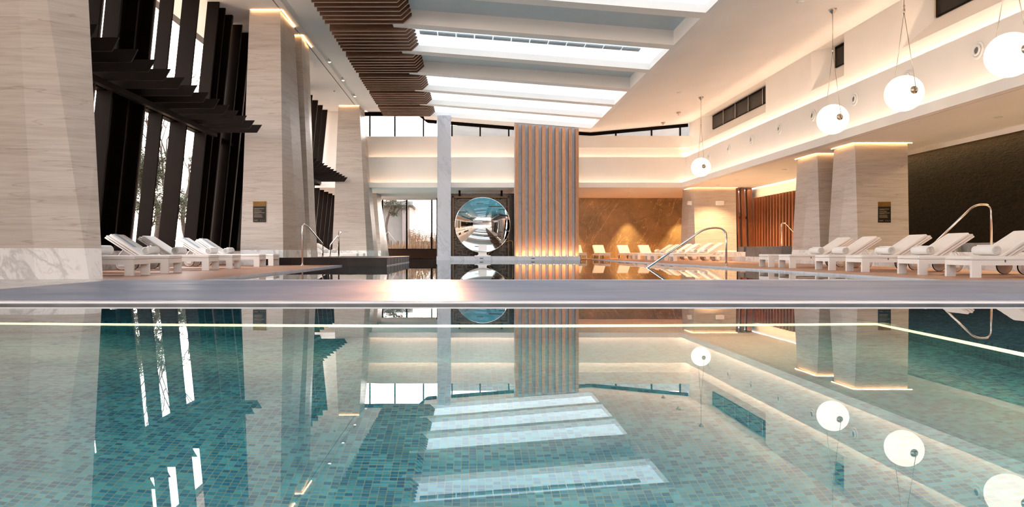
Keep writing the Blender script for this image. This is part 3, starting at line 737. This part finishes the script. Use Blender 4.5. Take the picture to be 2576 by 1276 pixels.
def rail_path(pts, r=.12, n=6):
    """round the corners of a polyline"""
    P = [Vector(p) for p in pts]; out_ = [P[0]]
    for i in range(1, len(P)-1):
        a, b, c = P[i-1], P[i], P[i+1]; u = (a-b).normalized(); v = (c-b).normalized()
        rr = min(r, (a-b).length*.45, (c-b).length*.45)
        for k in range(n+1):
            t = k/n; out_.append((b+u*rr)*(1-t)**2+b*2*t*(1-t)+(b+v*rr)*t*t)
    out_.append(P[-1]); return out_
def handrail(label, pts, r=.022, mat=None, corner=.14, flanges=(0, -1)):
    base = pts[0]; t = thing('handrail', label, 'handrail', base)
    link('rail_tube', MB().tube(rail_path(pts, corner), r, 12), mat or chrome, t)
    for i in flanges:
        p = pts[i]; link('flange', MB().lathe([(r, 0), (r+.03, 0), (r+.03, .012), (r, .02)], p, n=14), mat or chrome, t)
    return t
handrail('long curved steel handrail sloping down into the right side of the pool', [(6.47, 18.0, 0), (6.47, 18.0, .98), (5.95, 18.0, .98), (4.35, 18.0, -.12)], .024, corner=.30, flanges=(0,))
handrail('steel handrail standing on the deck edge before the dark platform', [(-4.6, 19.75, 0), (-4.6, 19.75, 1.16), (-4.58, 20.3, 1.10), (-4.62, 22.6, .62), (-4.62, 22.6, .21)], .023, corner=.18)
handrail('second steel handrail on the dark platform before the far left column', [(-4.08, 22.4, .21), (-4.08, 22.4, 1.0), (-4.10, 22.9, 1.0), (-4.75, 24.5, .62), (-4.78, 24.6, .21)], .023, corner=.14)
handrail('steel handrail on the slate spa before the timber slats', [(11.7, 26.8, .57), (11.7, 26.8, 1.45), (11.85, 26.8, 1.45), (12.35, 26.9, .95), (12.38, 26.9, .57)], .022, corner=.12)
handrail('steel handrail in front of the rough dark wall at the right edge', [(10.95, 15.0, .37), (10.95, 15.0, 1.37), (10.6, 15.0, 1.37), (9.75, 15.0, .55)], .022, corner=.22, flanges=(0,))
handrail('brass handrail beside the lattice behind the mirror disc', [(px2x(1290, 35.6), 35.6, .0), (px2x(1290, 35.6), 35.6, .92), (px2x(1278, 35.6), 35.6, .92), (px2x(1229, 35.6), 35.6, .30), (px2x(1229, 35.6), 35.6, -.05)], .025, gold, .12, flanges=())

# dark platform on the left
pf = thing('spa_platform', 'low black granite spa platform beside the far pool', 'platform', (-4, 24, 0))
link('platform_body', MB().prism([(-5.88, 20.22), (-2.32, 20.22), (-2.32, 27.6), (-4.9, 27.6), (-4.9, 20.47), (-5.88, 20.47)], 'z', -.35, .18), granite, pf)
link('platform_top', MB().prism([(-5.9, 20.2), (-2.3, 20.2), (-2.3, 27.65), (-4.9, 27.65), (-4.9, 20.48), (-5.9, 20.48)], 'z', .18, .21), granite, pf)
for i in range(6): link('joint', MB().box(-5.0+i*.52, -4.99+i*.52, 20.215, 20.225, -.3, .175), black_slot, pf)
for i in range(7): link('joint', MB().box(-2.325, -2.315, 21.2+i*.95, 21.22+i*.95, -.3, .175), black_slot, pf)
link('edge_strip', MB().box(-2.325, -2.31, 20.22, 27.6, -.025, -.005), trim_white, pf)
for i in range(0): pass

# ================================================================ pendants
def pendant():
    r = thing('globe_pendant', '', 'pendant lamp', (9.3, 28.7, H+3.38), 'opal globe pendants along the right wall')
    a = .38
    link('globe', MB().lathe([(a*math.cos(t)*1.0, .36*math.sin(t)) for t in [-PI/2+PI*i/24 for i in range(25)]], axis='y', n=40), globe_m, r, world=False)
    for s in (-1, 1):
        b = link('end_cap', MB().lathe([(.0, s*.385), (.035, s*.385), (.075, s*.365), (.09, s*.345), (.0, s*.335)], axis='y', n=24), nickel, r, world=False)
        link('cable_hook', MB().tube([(0, s*.39, -.01), (0, s*.42, .03), (0, s*.40, .07)], .008, 6), nickel, b, world=False)
    jz = 1.75
    for s in (-1, 1): link('cable', MB().tube([(0, s*.40, .06), (0, 0, jz)], .007, 6), nickel, r, world=False)
    link('coupling', MB().lathe([(.008, jz-.05), (.022, jz-.02), (.022, jz+.05), (.010, jz+.09), (.022, jz+.12), (.006, jz+.17)], n=10), nickel, r, world=False)
    return r
PZ = zc(9.3)
p0 = pendant()
def canopy(parent, z, world=False):
    return link('canopy', MB().lathe([(.0, z-.14), (.015, z-.14), (.03, z-.11), (.07, z-.07), (.10, z-.02), (.10, z+.005), (0, z+.005)], n=20), nickel, parent, world=False)
ztop = PZ-(H+3.38)
canopy(p0, ztop); link('stem', MB().tube([(0, 0, 1.9), (0, 0, ztop-.1)], .009, 6), nickel, p0, world=False)
p0['label'] = 'smallest glowing globe pendant, farthest down the hall above the far column'
for y, lab in ((18.3, 'glowing globe pendant above the slat screen, second farthest lamp'), (15.3, 'glowing globe pendant right of centre, third farthest lamp'), (12.3, 'largest glowing globe pendant, cut by the right edge')):
    c = copy_tree(p0); c.location.y = y; c['label'] = lab
for y, lab in ((31.8, 'bare nickel ceiling rose just beyond the farthest globe lamp'), (34.3, 'bare nickel ceiling rose nearest the far clerestory')):
    t = thing('ceiling_rose', lab, 'ceiling rose', (9.3, y, PZ)); canopy(t, 0)
# ceiling spots and soffit downlights
LT = ['above the gold-veined wall, left one', 'above the gold-veined wall, right one', 'left of the two above the mirror disc', 'right of the two above the mirror disc', 'in the soffit before the timber slats', 'in the soffit beside the slat wall', 'in the soffit before the three posts', 'above the gold-veined wall beside the batten screen', 'in the soffit over the rough dark wall', 'in the soffit near the right picture edge', 'in the soffit outside the right picture edge', 'added as fill over the loungers facing us, left one', 'added as fill over the loungers facing us, middle one', 'added as fill over the loungers facing us, right one']
for (x, y), lab in zip(SOFFIT, LT):
    t = thing('downlight', 'recessed warm downlight '+lab, 'downlight', (x, y, ZB), 'recessed soffit downlights')
    link('trim_ring', MB().lathe([(.06, ZB-.001), (.085, ZB-.001), (.085, ZB-.012), (.06, ZB-.008)], (x, y, 0), n=18), plastic, t)
    link('lens', MB().lathe([(0, ZB-.004), (.058, ZB-.004), (.058, ZB-.001), (0, ZB-.001)], (x, y, 0), n=16), lens_m, t)
for y, lab in ((26.1, 'nearest'), (28.9, 'middle'), (31.9, 'farthest')):
    t = thing('spotlight', 'small bright spotlight in the left ceiling groove, %s of three' % lab, 'spotlight', (-5.11, y, ZL+.1), 'spotlights in the left ceiling groove')
    link('trim_ring', MB().lathe([(.05, ZL+.10), (.07, ZL+.10), (.07, ZL-.015), (.05, ZL-.01)], (-5.09, y, 0), n=16), plastic, t)
    link('lens', MB().lathe([(0, ZL-.03), (.035, ZL-.022), (.052, ZL-.008), (.05, ZL+.0), (0, ZL+.0)], (-5.09, y, 0), n=14), lens_m, t)
for x, y, z in ((8.05, 17.4, None), (8.0, 27.3, None)):
    z = zc(x); t = thing('smoke_detector', 'flat white detector disc on the ceiling %s' % ('left of the second globe lamp stem' if y < 20 else 'before the farthest globe lamp'), 'detector', (x, y, z))
    link('detector_body', MB().lathe([(0, z-.03), (.06, z-.03), (.085, z-.015), (.085, z+.01), (0, z+.01)], (x, y, 0), n=18), plastic, t)
for y, x in ((26.0, -5.85), (30.8, -5.8)):
    t = thing('sprinkler_head', 'tiny round sprinkler in the left ceiling, %s one' % ('nearer' if y < 28 else 'farther'), 'sprinkler', (x, y, ZL))
    link('sprinkler_body', MB().lathe([(0, ZL-.04), (.03, ZL-.035), (.05, ZL), (0, ZL+.005)], (x, y, 0), n=12), nickel, t)

# ================================================================ loungers
def lounger():
    r = thing('sun_lounger', '', 'sun lounger', (0, 0, 0)); W = .60
    # local: foot at x=0, head towards +x, width along y 0..W
    link('frame', MB().box(.0, 2.0, 0, .045, .18, .255).box(.0, 2.0, W-.045, W, .18, .255).box(0, .045, .045, W-.045, .18, .255).box(1.95, 2.0, .045, W-.045, .18, .255).box(.05, 1.95, .045, W-.045, .235, .25), white_metal, r, world=False)
    for x0_, y0_ in ((0, 0), (0, W-.045)):
        link('leg', MB().box(x0_, x0_+.14, y0_, y0_+.045, 0, .18), white_metal, r, world=False)
    for y0_ in (0.0, W-.045):
        link('leg', MB().box(1.72, 1.84, y0_, y0_+.045, .08, .18), white_metal, r, world=False)
    for y0_ in (.05, W-.08):
        wl = link('wheel', MB().lathe([(0, y0_), (.125, y0_), (.132, y0_+.008), (.132, y0_+.024), (.125, y0_+.03), (0, y0_+.03)], (1.80, 0, .132), 'y', 28), white_metal, r, world=False)
        link('tyre', MB().lathe([(.1325, y0_+.004), (.1365, y0_+.007), (.1365, y0_+.024), (.1325, y0_+.027)], (1.80, 0, .132), 'y', 28), bronze, wl, world=False)
    m = link('mattress', MB().rbox(-.01, 1.40, .005, W-.005, .256, .315, .02), cushion, r, world=False)
    link('seam_tab', MB().box(.48, .50, -.004, .004, .225, .262), slate, m, world=False)
    a = math.radians(33); ca, sa = math.cos(a), math.sin(a); hx, hz = 1.37, .262
    def tr(mb_):
        mb_.v = [(hx+x*ca-z*sa, y, hz+x*sa+z*ca) for x, y, z in mb_.v]; return mb_
    link('backrest', tr(MB().rbox(0, .80, .005, W-.005, .0, .06, .02)), cushion, r, world=False)
    bf = link('backrest_frame', tr(MB().box(-.02, .84, 0, .04, -.035, -.004).box(-.02, .84, W-.04, W, -.035, -.004).box(.80, .84, .04, W-.04, -.035, -.004).box(.1, .14, .04, W-.04, -.035, -.004)), white_metal, r, world=False)
    link('rest_bar', tr(MB().box(.06, .86, .03, .055, -.085, -.055).box(.06, .86, W-.055, W-.03, -.085, -.055).box(.83, .86, .055, W-.055, -.085, -.055)), white_metal, bf, world=False)
    p1 = (hx+.42*ca+.04, .08, hz+.42*sa-.05)
    link('prop_strut', MB().tube([p1, (1.92, .08, .24)], .012, 8).tube([(p1[0], W-.08, p1[2]), (1.92, W-.08, .24)], .012, 8), white_metal, bf, world=False)
    return r
def towel():
    b = MB(); turns = 3.2; r0, r1 = .016, .092; N = 74; th = .0125; inn = []; outr = []
    for i in range(N+1):
        t = i/N; a = t*turns*2*PI; r = r0+(r1-r0)*t
        outr.append((r*math.cos(a), r*math.sin(a))); rr = r-th*1.15; inn.append((rr*math.cos(a), rr*math.sin(a)))
    L = .50
    rings = []
    for i in range(N+1):
        (ox, oz), (ix, iz) = outr[i], inn[i]
        rings.append([(ox, .012, oz), (ox*1.0, L-.012, oz), (ix, L, iz), (ix, 0, iz)])
    b.loft(rings, True, True)
    return b
L0 = lounger(); TM = None
tw0 = link('rolled_towel', towel(), terry)
t_first = True
def put_lounger(first, x, y, rot, label, twl, group):
    global t_first
    c = L0 if first else copy_tree(L0)
    c.location = (x, y, 0); c.rotation_euler = (0, 0, rot); c['label'] = label; c['group'] = group
    if rot == 0: tx, ty = x+1.31, y+.05
    elif abs(rot-PI) < .01: tx, ty = x-1.31, y-.55
    else: return c
    if twl:
        t = tw0 if t_first else tw0.copy()
        if not t_first: COL.objects.link(t)
        t_first = False
        t.location = (tx, ty, .315+.093); t.rotation_euler = (0, 0, 0)
        tag(t, twl, 'towel', 'rolled towels on the loungers')
    return c
# right near row: foot near-corner pixel -> depth
RN = [(2445, 'nearest lounger of the right row, its foot panel closest to the camera'), (2312, 'second nearest lounger of the right row, backrest cut by right edge'), (2169, 'right row lounger whose backrest stands before the steel handrail'), (2086, 'right row lounger with backrest before the right plaque column, third one back'), (1987, 'right row lounger, second one from its far end'), (1934, 'farthest lounger of the right front row, left of the plaque column')]
TR = [None, 'rolled white towel nearest the right edge of the picture', 'rolled towel on the lounger left of the steel handrail, right row', 'rolled towel on the lounger beside the right plaque column', 'rolled towel on the second farthest lounger of the right front row', 'rolled towel on the farthest lounger of the right front row']
XR_ = 7.4
for i, ((px, lab), tl) in enumerate(zip(RN, TR)):
    d = XR_*F/(px-CX); put_lounger(i == 0, XR_, d, 0, lab, tl, 'sun loungers along the right deck')
for i, d in enumerate((28.7, 30.0, 31.7, 32.9, 34.8, 35.9)):
    nm = ['nearest', 'second nearest', 'third nearest', 'third farthest', 'second farthest', 'farthest'][i]
    put_lounger(False, 8.2, d, 0, '%s lounger in the distant right row behind the curved handrail' % nm, '%s rolled towel in the distant right row' % nm, 'sun loungers in the distant right row')
XL_ = -5.3
LN = [(335, 'nearest lounger of the left row, mostly hidden by the huge column', None), (423, 'second nearest lounger of the left row, its backrest behind the column', 'rolled towel peeping out beside the huge left column'), (525, 'left row lounger with the nearest fully visible backrest', 'rolled towel at the nearest visible backrest of the left row'), (584, 'left row lounger with the second visible backrest', 'rolled towel at the second visible backrest of the left row'), (652, 'left row lounger with the third visible backrest', 'rolled towel at the third visible backrest of the left row'), (687.5, 'farthest lounger of the left row, foot end before the black platform', 'farthest rolled towel of the left row')]
for px, lab, tl in LN:
    d = -XL_*F/(CX-px)*1.0
    put_lounger(False, XL_, d+.6, PI, lab, tl, 'sun loungers along the left deck')
for d, nm in ((28.6, 'nearer'), (30.4, 'farther')):
    c = put_lounger(False, -4.5, d+.6, PI, '%s of two loungers beyond the black platform' % nm, '%s rolled towel beyond the black platform' % nm, 'loungers beyond the black platform')
# front-facing loungers by the brown marble wall
for px, nm in ((1459, 'leftmost lounger facing us below the brown marble wall, half behind the batten screen'), (1518, 'second lounger from the left facing us below the brown marble wall'), (1582, 'third lounger facing us below the brown marble wall'), (1637, 'fourth lounger facing us below the brown marble wall, partly behind other loungers')):
    x = px2x(px, 37.6); put_lounger(False, x+.3, 37.2, PI/2, nm, None, 'loungers facing the pool below the brown marble wall')
# grey seat stripes on three of the left backrests (hair towel strip)
a = math.radians(33)
for px, nm in ((525, 'nearest'), (652, 'middle'), (687.5, 'farthest')):
    d = -XL_*F/(CX-px); ca, sa = math.cos(a), math.sin(a); b = MB(); hx, hz = 1.37, .262
    for x in (.25, .79): pass
    b.box(.30, .79, .34, .47, .0605, .066); b.v = [(XL_-(hx+x*ca-z*sa), d+.6-y+.0, hz+x*sa+z*ca) for x, y, z in b.v]
    tag(link('grey_cloth', b, cushion_grey), 'pale grey cloth strip lying on a left row backrest, %s' % nm, 'cloth', 'grey cloth strips on the left backrests')

# ================================================================ signs, emergency light, speaker
def text(body, size, loc, mat, parent, name='lettering', align='LEFT'):
    cu = bpy.data.curves.new(name, 'FONT'); cu.body = body; cu.size = size; cu.align_x = align; cu.extrude = .0008
    tmp = bpy.data.objects.new('lettering_curve', cu); COL.objects.link(tmp)
    dg = bpy.context.evaluated_depsgraph_get(); me = bpy.data.meshes.new_from_object(tmp.evaluated_get(dg))
    bpy.data.objects.remove(tmp); me.materials.clear(); me.materials.append(mat)
    o = bpy.data.objects.new(name, me); COL.objects.link(o)
    o.rotation_euler = (PI/2, 0, 0); o.parent = parent; o.location = Vector(loc)-parent.location
    return o
def plaque(label, px0, px1, py0, py1, y):
    d = y; x0, x1 = px2x(px0, d), px2x(px1, d); z1, z0 = H+(CY-py0)*d/F, H+(CY-py1)*d/F
    t = thing('notice_plaque', label, 'sign', ((x0+x1)/2, y, z0)); hh = z1-z0; ww = x1-x0; zh = z1-.235*hh
    link('black_panel', MB().box(x0, x1, y-.02, y+.0, z0, zh), plate_black, t)
    link('gold_header', MB().box(x0, x1, y-.022, y+.0, zh, z1), plate_gold, t)
    yy = y-.0235
    b = MB()
    for i, (u0, u1, v, hgt) in enumerate(((.08, .5, .92, .022), (.08, .38, .86, .014), (.08, .36, .82, .014), (.42, .9, .82, .012))):
        n = int((u1-u0)/.045)
        for q in range(n): b.box(x0+ww*(u0+q*.045), x0+ww*(u0+q*.045+.034), yy, yy+.003, z0+hh*v-hh*hgt*.5, z0+hh*v+hh*hgt*.5)
    link('header_writing', b, ink_dark, t)
    b = MB(); random.seed(3)
    for u0, u1, v in ((.08, .88, .66), (.08, .85, .635), (.08, .5, .61), (.08, .7, .55), (.08, .65, .52), (.08, .9, .47), (.08, .9, .445), (.08, .45, .42), (.08, .72, .36), (.08, .68, .33), (.08, .75, .29), (.08, .7, .26), (.08, .78, .235)):
        u = u0
        while u < u1:
            q = random.uniform(.02, .07); b.box(x0+ww*u, x0+ww*min(u+q, u1), y-.0225, y-.0195, z0+hh*v-.003, z0+hh*v+.003); u += q+.015
    link('small_writing', b, ink, t)
    text('0.65M', hh*.075, (x0+ww*.07, y-.0215, z0+hh*.06), ink, t)
    for q in range(3):
        xx = x0+ww*(.62+.135*q); s = hh*.02
        link('pictogram', MB().lathe([(s*.45, 0), (s*.45, .002)], (xx, y-.0225, z0+hh*.10), 'y', 10).box(xx-s*.3, xx+s*.3, y-.0225, y-.0205, z0+hh*.055, z0+hh*.09), ink, t)
plaque('dark notice plaque with gold header on the left column', 637, 669, 507, 559, 20.5)
plaque('dark notice plaque with gold header on the right column', 2208.5, 2240, 508, 560, 20.4)
def onwall(px, py, d): return Vector((px2x(px, d), d, H+(CY-py)*d/F))
p = onwall(1810, 511, 34.6); t = thing('emergency_light', 'white box emergency light on the far right column', 'emergency light', p)
link('housing', MB().rbox(p.x-.2, p.x+.2, p.y-.12, p.y+.0, p.z-.12, p.z+.1, .03), plastic, t)
link('lamp_window', MB().box(p.x-.15, p.x+.1, p.y-.13, p.y-.12, p.z-.07, p.z+.06), trim_white, t)
p = onwall(1743, 511, 34.9); t = thing('wall_speaker', 'white speaker bracketed to the side of the far right column', 'speaker', p)
link('speaker_box', MB().prism([(p.x-.22, p.z+.10), (p.x-.25, p.z-.08), (p.x+.02, p.z-.15), (p.x+.08, p.z+.06)], 'y', p.y-.12, p.y+.12), plastic, t)
link('bracket', MB().tube([(p.x+.03, p.y, p.z), (p.x+.2, p.y, p.z+.05)], .02, 8), plastic, t)

# ================================================================ outside
gd = MB(); gd.box(-40, 40, 41.8, 140, -.2, .42); gd.box(-40, -8.6, 0, 41.8, -.2, .35)
struct('ground_garden', gd, soil, label='dry garden ground outside the windows')
def pine(base, h, lean, label, seed, spread=2.2, clumps=70, zlo=.35):
    rnd = random.Random(seed); t = thing('pine_tree', label, 'tree', base)
    B = Vector(base); pts = []; r = []
    for i in range(9):
        k = i/8; pts.append(B+Vector((lean*k+.18*math.sin(k*7+seed), .15*math.cos(k*5), h*k))); r.append(.16*(1-.75*k))
    link('trunk', MB().tube(pts, r, 8), bark, t)
    br = MB(); nd = MB(); tips = []
    for i in range(16):
        k = rnd.uniform(zlo, 1); p0_ = B+Vector((lean*k+.18*math.sin(k*7+seed), 0, h*k)); a = rnd.uniform(0, 2*PI); L = spread*rnd.uniform(.5, 1)*(1.15-.5*k)
        path = [p0_]; z = 0
        for s in range(1, 6):
            path.append(p0_+Vector((math.cos(a)*L*s/5+rnd.uniform(-.12, .12), math.sin(a)*L*s/5, .25*math.sin(s*1.3+i)+.10*s+rnd.uniform(-.1, .1))))
        br.tube(path, [.05, .04, .03, .025, .018, .01], 5); tips += path[2:]
    link('branches', br, bark, t)
    for c in range(clumps):
        q = rnd.choice(tips)+Vector((rnd.uniform(-.3, .3), rnd.uniform(-.3, .3), rnd.uniform(-.05, .3)))
        for s in range(46):
            dv = Vector((rnd.gauss(0, 1), rnd.gauss(0, 1), rnd.gauss(0, .55))).normalized(); o_ = q+dv*rnd.uniform(0, .22)
            e = o_+dv*rnd.uniform(.10, .2); sdv = dv.cross(Vector((rnd.gauss(0, 1), rnd.gauss(0, 1), rnd.gauss(0, 1)))).normalized()*.016
            nd.add([o_-sdv, o_+sdv, e], [(0, 1, 2)])
    link('needle_foliage', nd, needles, t)
pine((-5.75, 49.5, .42), 4.6, .5, 'gnarled propped pine seen through the far garden window', 2, 2.4, 110, .5)
pr = thing('tree_prop', 'timber tripod prop bracing the garden pine', 'tree prop', (-5.6, 49.5, .42))
for dx, dy in ((-.9, .1), (1.15, 0), (.1, .9)):
    link('pole', MB().tube([(-5.75+dx, 49.5+dy, .42), (-5.60, 49.4, 1.75)], .035, 8), panel_wall, pr)
pine((-13.3, 29.0, .35), 3.8, .2, 'pine outside the left glazing behind the first bright gap', 5, 2.0, 190, .3)
pine((-15.0, 34.5, .35), 4.4, -.3, 'pine outside the left glazing behind the second bright gap', 11, 2.2, 190, .3)
pine((-15.7, 39.6, .35), 4.9, .1, 'pine outside the left glazing behind the third bright gap', 21, 2.3, 190, .3)
# bare tree outside
bt = thing('bare_tree', 'leafless tree with thin upright branches outside the left glazing', 'tree', (-18.6, 43.5, .35)); rb = random.Random(4); b = MB()
def grow(p, d, L, r, n):
    q = p+d*L; m_ = p+d*L*.5+Vector((rb.uniform(-.1, .1), rb.uniform(-.1, .1), 0))*L
    b.tube([p, m_, q], [r, r*.85, r*.7], 5)
    if n:
        for _ in range(3): grow(q, (d+Vector((rb.uniform(-.6, .6), rb.uniform(-.6, .6), rb.uniform(-.05, .3)))).normalized(), L*.78, r*.62, n-1)
grow(Vector((-18.6, 43.5, .35)), Vector((.05, 0, 1)), 3.4, .11, 5)
link('branches', b, bark, bt)
# outbuilding beyond the far window
ob = thing('garden_building', 'pale panel-clad building behind the garden pine', 'building', (-8, 56, .42))
bx0, bx1 = px2x(1012, 56), px2x(1030, 56)
link('clad_wall', MB().box(bx0, bx1, 56, 62, .42, 4.2), panel_wall, ob)
for i in range(13): link('clad_joint', MB().box(bx0-.005, bx1+.005, 55.985, 56, .7+i*.27, .712+i*.27), slate, ob)
link('brown_wall', MB().box(px2x(940, 56), bx0, 56.3, 62, .42, 4.0), concrete, ob)
link('roof', MB().box(px2x(930, 56), bx1+.3, 55.6, 63, 4.0, 4.3), slate, ob)
tag(link('garden_wall', MB().box(px2x(1040, 64), 12, 64, 64.3, .42, 1.30), panel_wall), 'low pale garden wall behind the dry reeds', 'wall')
# dry reeds: uncountable stalks
rr = random.Random(9); g = MB()
for i in range(5200):
    y = rr.uniform(42.6, 52); x = rr.uniform(-7.5, -1.0) if rr.random() < .8 else rr.uniform(-9, 0)
    hgt = rr.uniform(.15, .5) if rr.random() < .8 else rr.uniform(.5, 1.5)*(1 if x > -3.9 else .45)
    a = rr.uniform(0, PI); w_ = .012; dx, dy = math.cos(a)*w_, math.sin(a)*w_; lx_, ly_ = rr.uniform(-.12, .12), rr.uniform(-.12, .12)
    g.add([(x-dx, y-dy, .4), (x+dx, y+dy, .4), (x+lx_+dx*.6, y+ly_+dy*.6, .4+hgt*.8), (x+lx_, y+ly_, .4+hgt), (x+lx_-dx*.6, y+ly_-dy*.6, .4+hgt*.8)], [(0, 1, 2, 3, 4)])
    if hgt > .6:
        for q in range(5):
            z = .4+hgt*(.6+.08*q); s = .035; g.add([(x+lx_*.8-s, y+ly_, z), (x+lx_*.8+s, y+ly_, z+.02), (x+lx_*.8, y+ly_, z+.06)], [(0, 1, 2)])
tag(link('dry_reeds', g, reeds), 'dry golden reeds and grass outside the garden window', 'reeds', kind='stuff')
# grey parapet outside the centre and right clerestory
struct('wall_outside_parapet', MB().box(-1.5, 14, 44, 44.3, 5, H+7.75), concrete, label='grey rooftop parapet seen through the clerestory')
# near end of the hall (behind the camera): wall with glazing added as unseen fill light
struct('wall_near_end', MB().box(-9.2, 14.1, -8.2, -8, -.1, 3.2).box(-9.2, 14.1, -8.2, -8, 6.4, 8), plaster)
wn = sroot('window_9', (0, -8.1, 3.2), 'unseen glazing added behind the camera as fill light')
link('pane', MB().box(-9, 13.9, -8.12, -8.11, 3.2, 6.4), glass, wn)
for i in range(12): link('mullion', MB().box(-9+i*2.08, -8.93+i*2.08, -8.16, -8.05, 3.2, 6.4), bronze, wn)
# roof slab so the sky does not leak in
struct('roof_slab', MB().box(-9.2, 14.1, -8.2, 36.2, ZL+.95, ZL+1.1).box(-9.2, -8.0, -8.2, 36.2, ZL+.25, ZL+.3).box(LX, 14.1, 36.2, 41.8, ZB+.2, ZB+.3), concrete)
struct('wall_right_roof', MB().box(12.2, 12.4, CUT0, 41.5, ZB+.1, ZL+1), concrete)
